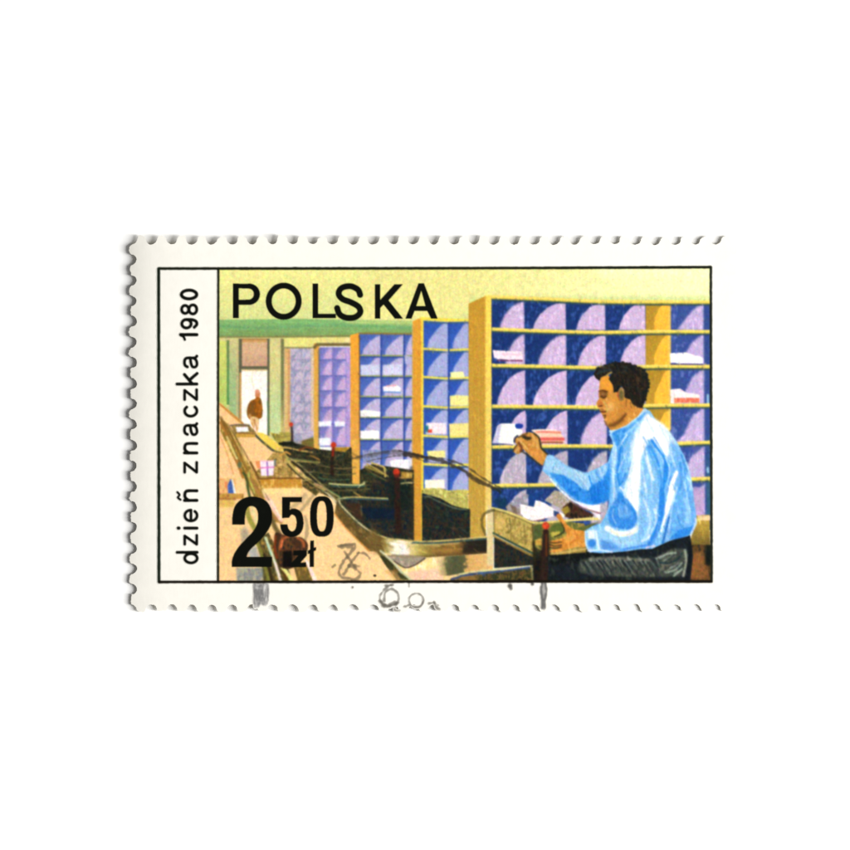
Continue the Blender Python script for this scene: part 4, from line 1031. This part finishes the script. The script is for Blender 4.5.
for f in fo:
    f = list(f)
    a_, b_, c_ = vt[f[0]], vt[f[1]], vt[f[2]]
    up = (b_[0] - a_[0]) * (c_[1] - a_[1]) - (b_[1] - a_[1]) * (c_[0] - a_[0]) > 0
    if not up: f = f[::-1]
    faces.append(tuple(f)); mi.append(0)
    faces.append(tuple(i + nv for i in f[::-1])); mi.append(2)
rim_t, rim_b = vt[ring], vb[ring]                    # the cut rim has its own points, so its shading stays apart from the faces
for i in range(n):
    j = (i + 1) % n
    if ring[i] != ring[j]: faces.append((2 * nv + j, 2 * nv + i, 2 * nv + n + i, 2 * nv + n + j)); mi.append(1)
me = bpy.data.meshes.new('paper'); me.from_pydata(np.vstack([vt, vb, rim_t, rim_b]).tolist(), [], faces)
me.materials.append(m_paper); me.materials.append(m_edge); me.materials.append(m_gum)
me.polygons.foreach_set('material_index', mi)
me.polygons.foreach_set('use_smooth', [m != 1 for m in mi]); me.update()
child('paper', me, stamp)

def ink_mesh(name, mask):
    cell = mask[:-1, :-1]
    ys, xs = np.nonzero(cell)
    idx = -np.ones((H, W), dtype=np.int64)
    corners = np.stack([ys * W + xs, (ys + 1) * W + xs, (ys + 1) * W + xs + 1, ys * W + xs + 1], 1)   # counter-clockwise seen from above
    uq, inv = np.unique(corners.ravel(), return_inverse=True)
    vy, vx = np.divmod(uq, W)
    X_, Y_ = X0 + vx / S, Y0 + vy / S
    co = np.stack([wx(X_) - OX, wy(Y_) - OY, (height(X_, Y_) + THICK + LIFT) * U], 1).astype(np.float32)
    me = bpy.data.meshes.new(name); nf = len(ys)
    me.vertices.add(len(uq)); me.vertices.foreach_set('co', co.ravel())
    me.loops.add(nf * 4); me.loops.foreach_set('vertex_index', inv.astype(np.int32).ravel())
    me.polygons.add(nf); me.polygons.foreach_set('loop_start', np.arange(0, nf * 4, 4, dtype=np.int32))
    try: me.polygons.foreach_set('loop_total', np.full(nf, 4, dtype=np.int32))
    except Exception: pass
    me.polygons.foreach_set('use_smooth', np.ones(nf, dtype=bool))
    me.update(calc_edges=True)
    ca = me.color_attributes.new('ink', 'FLOAT_COLOR', 'POINT')
    rgba = np.ones((len(uq), 4), dtype=np.float32); rgba[:, :3] = col_lin[vy, vx]
    ca.data.foreach_set('color', rgba.ravel())
    me.materials.append(m_ink)
    return me

def part(name, ids, parent, label=None):
    ids = ids if isinstance(ids, (list, tuple)) else [ids]
    mask = np.isin(ident, ids)
    return child(name, ink_mesh(name, mask), parent, label)

part('border_line', FRAME, stamp)
part('country_lettering', TITLE, stamp)
part('value_numerals', VALUE, stamp)
part('side_caption', CAPTION, stamp)
part('postmark', MARK, stamp)
# leftover samples inside the frame belong to the ceiling
ident[(ident == 0) & (inpic > .5)] = SKY
picture = part('printed_picture', [SKY, WALL], stamp)
part('ceiling_beam', BEAM, picture)
part('doorway', DOOR, picture)
part('person', FAR, picture, 'brown figure standing in the bright doorway')
part('sorting_shelf', SH1, picture, 'farthest pale grey shelf')
part('sorting_shelf', SH2, picture, 'lilac shelf second from the doorway')
part('sorting_shelf', SH3, picture, 'middle blue shelf with white letters')
part('sorting_shelf', SH4, picture, 'two-column blue shelf behind the largest')
part('sorting_shelf', SH5, picture, 'largest shelf with yellow boards and navy bins')
part('conveyor_belt', BELT, picture)
part('sorting_machine', MACH, picture)
for i_ in (LEV1, LEV2, LEV3, LEV4): part('lever', i_, picture)
part('letter_stack', CARD, picture)
part('mail_items', ITEMS, picture)
part('parcel', PARCEL, picture)
part('machine_part', BOXP, picture)
part('sorting_tray', TRAY, picture)
part('stool', STOOL, picture)
part('person', [CLERK, SHIRT, HAIR, TROUS], picture, 'seated clerk in a light blue shirt reaching for a letter')

# ------------------------------------------------------------------ light
world = bpy.data.worlds.new('World'); scene.world = world; world.use_nodes = True
bg = world.node_tree.nodes['Background']; bg.inputs[0].default_value = (1, 1, 1.0, 1); bg.inputs[1].default_value = .21
def lamp(name, loc, size, long, power, colr):
    ld = bpy.data.lights.new(name, 'AREA'); ld.shape = 'RECTANGLE'; ld.size = size; ld.size_y = long; ld.energy = power; ld.color = colr
    o = bpy.data.objects.new(name, ld); COL.objects.link(o); o.location = loc
    o.rotation_euler = (Vector((0, 0, 0)) - Vector(loc)).to_track_quat('-Z', 'Y').to_euler()
lamp('tube_lamp', (.50, -.06, .46), .15, .58, 8.75, (1, .99, .97))

# ------------------------------------------------------------------ camera
cam = bpy.data.cameras.new('Camera'); co = bpy.data.objects.new('Camera', cam); COL.objects.link(co)
D = .60; co.location = (0, 0, D); cam.sensor_width = 36; cam.lens = 36 * D / (850 * U)
cam.clip_start = .01; cam.clip_end = 10
scene.camera = co
scene.view_settings.view_transform = 'Standard'; scene.view_settings.look = 'None'
scene.view_settings.exposure = 0; scene.view_settings.gamma = 1
scene.render.resolution_x = scene.render.resolution_y = 1024
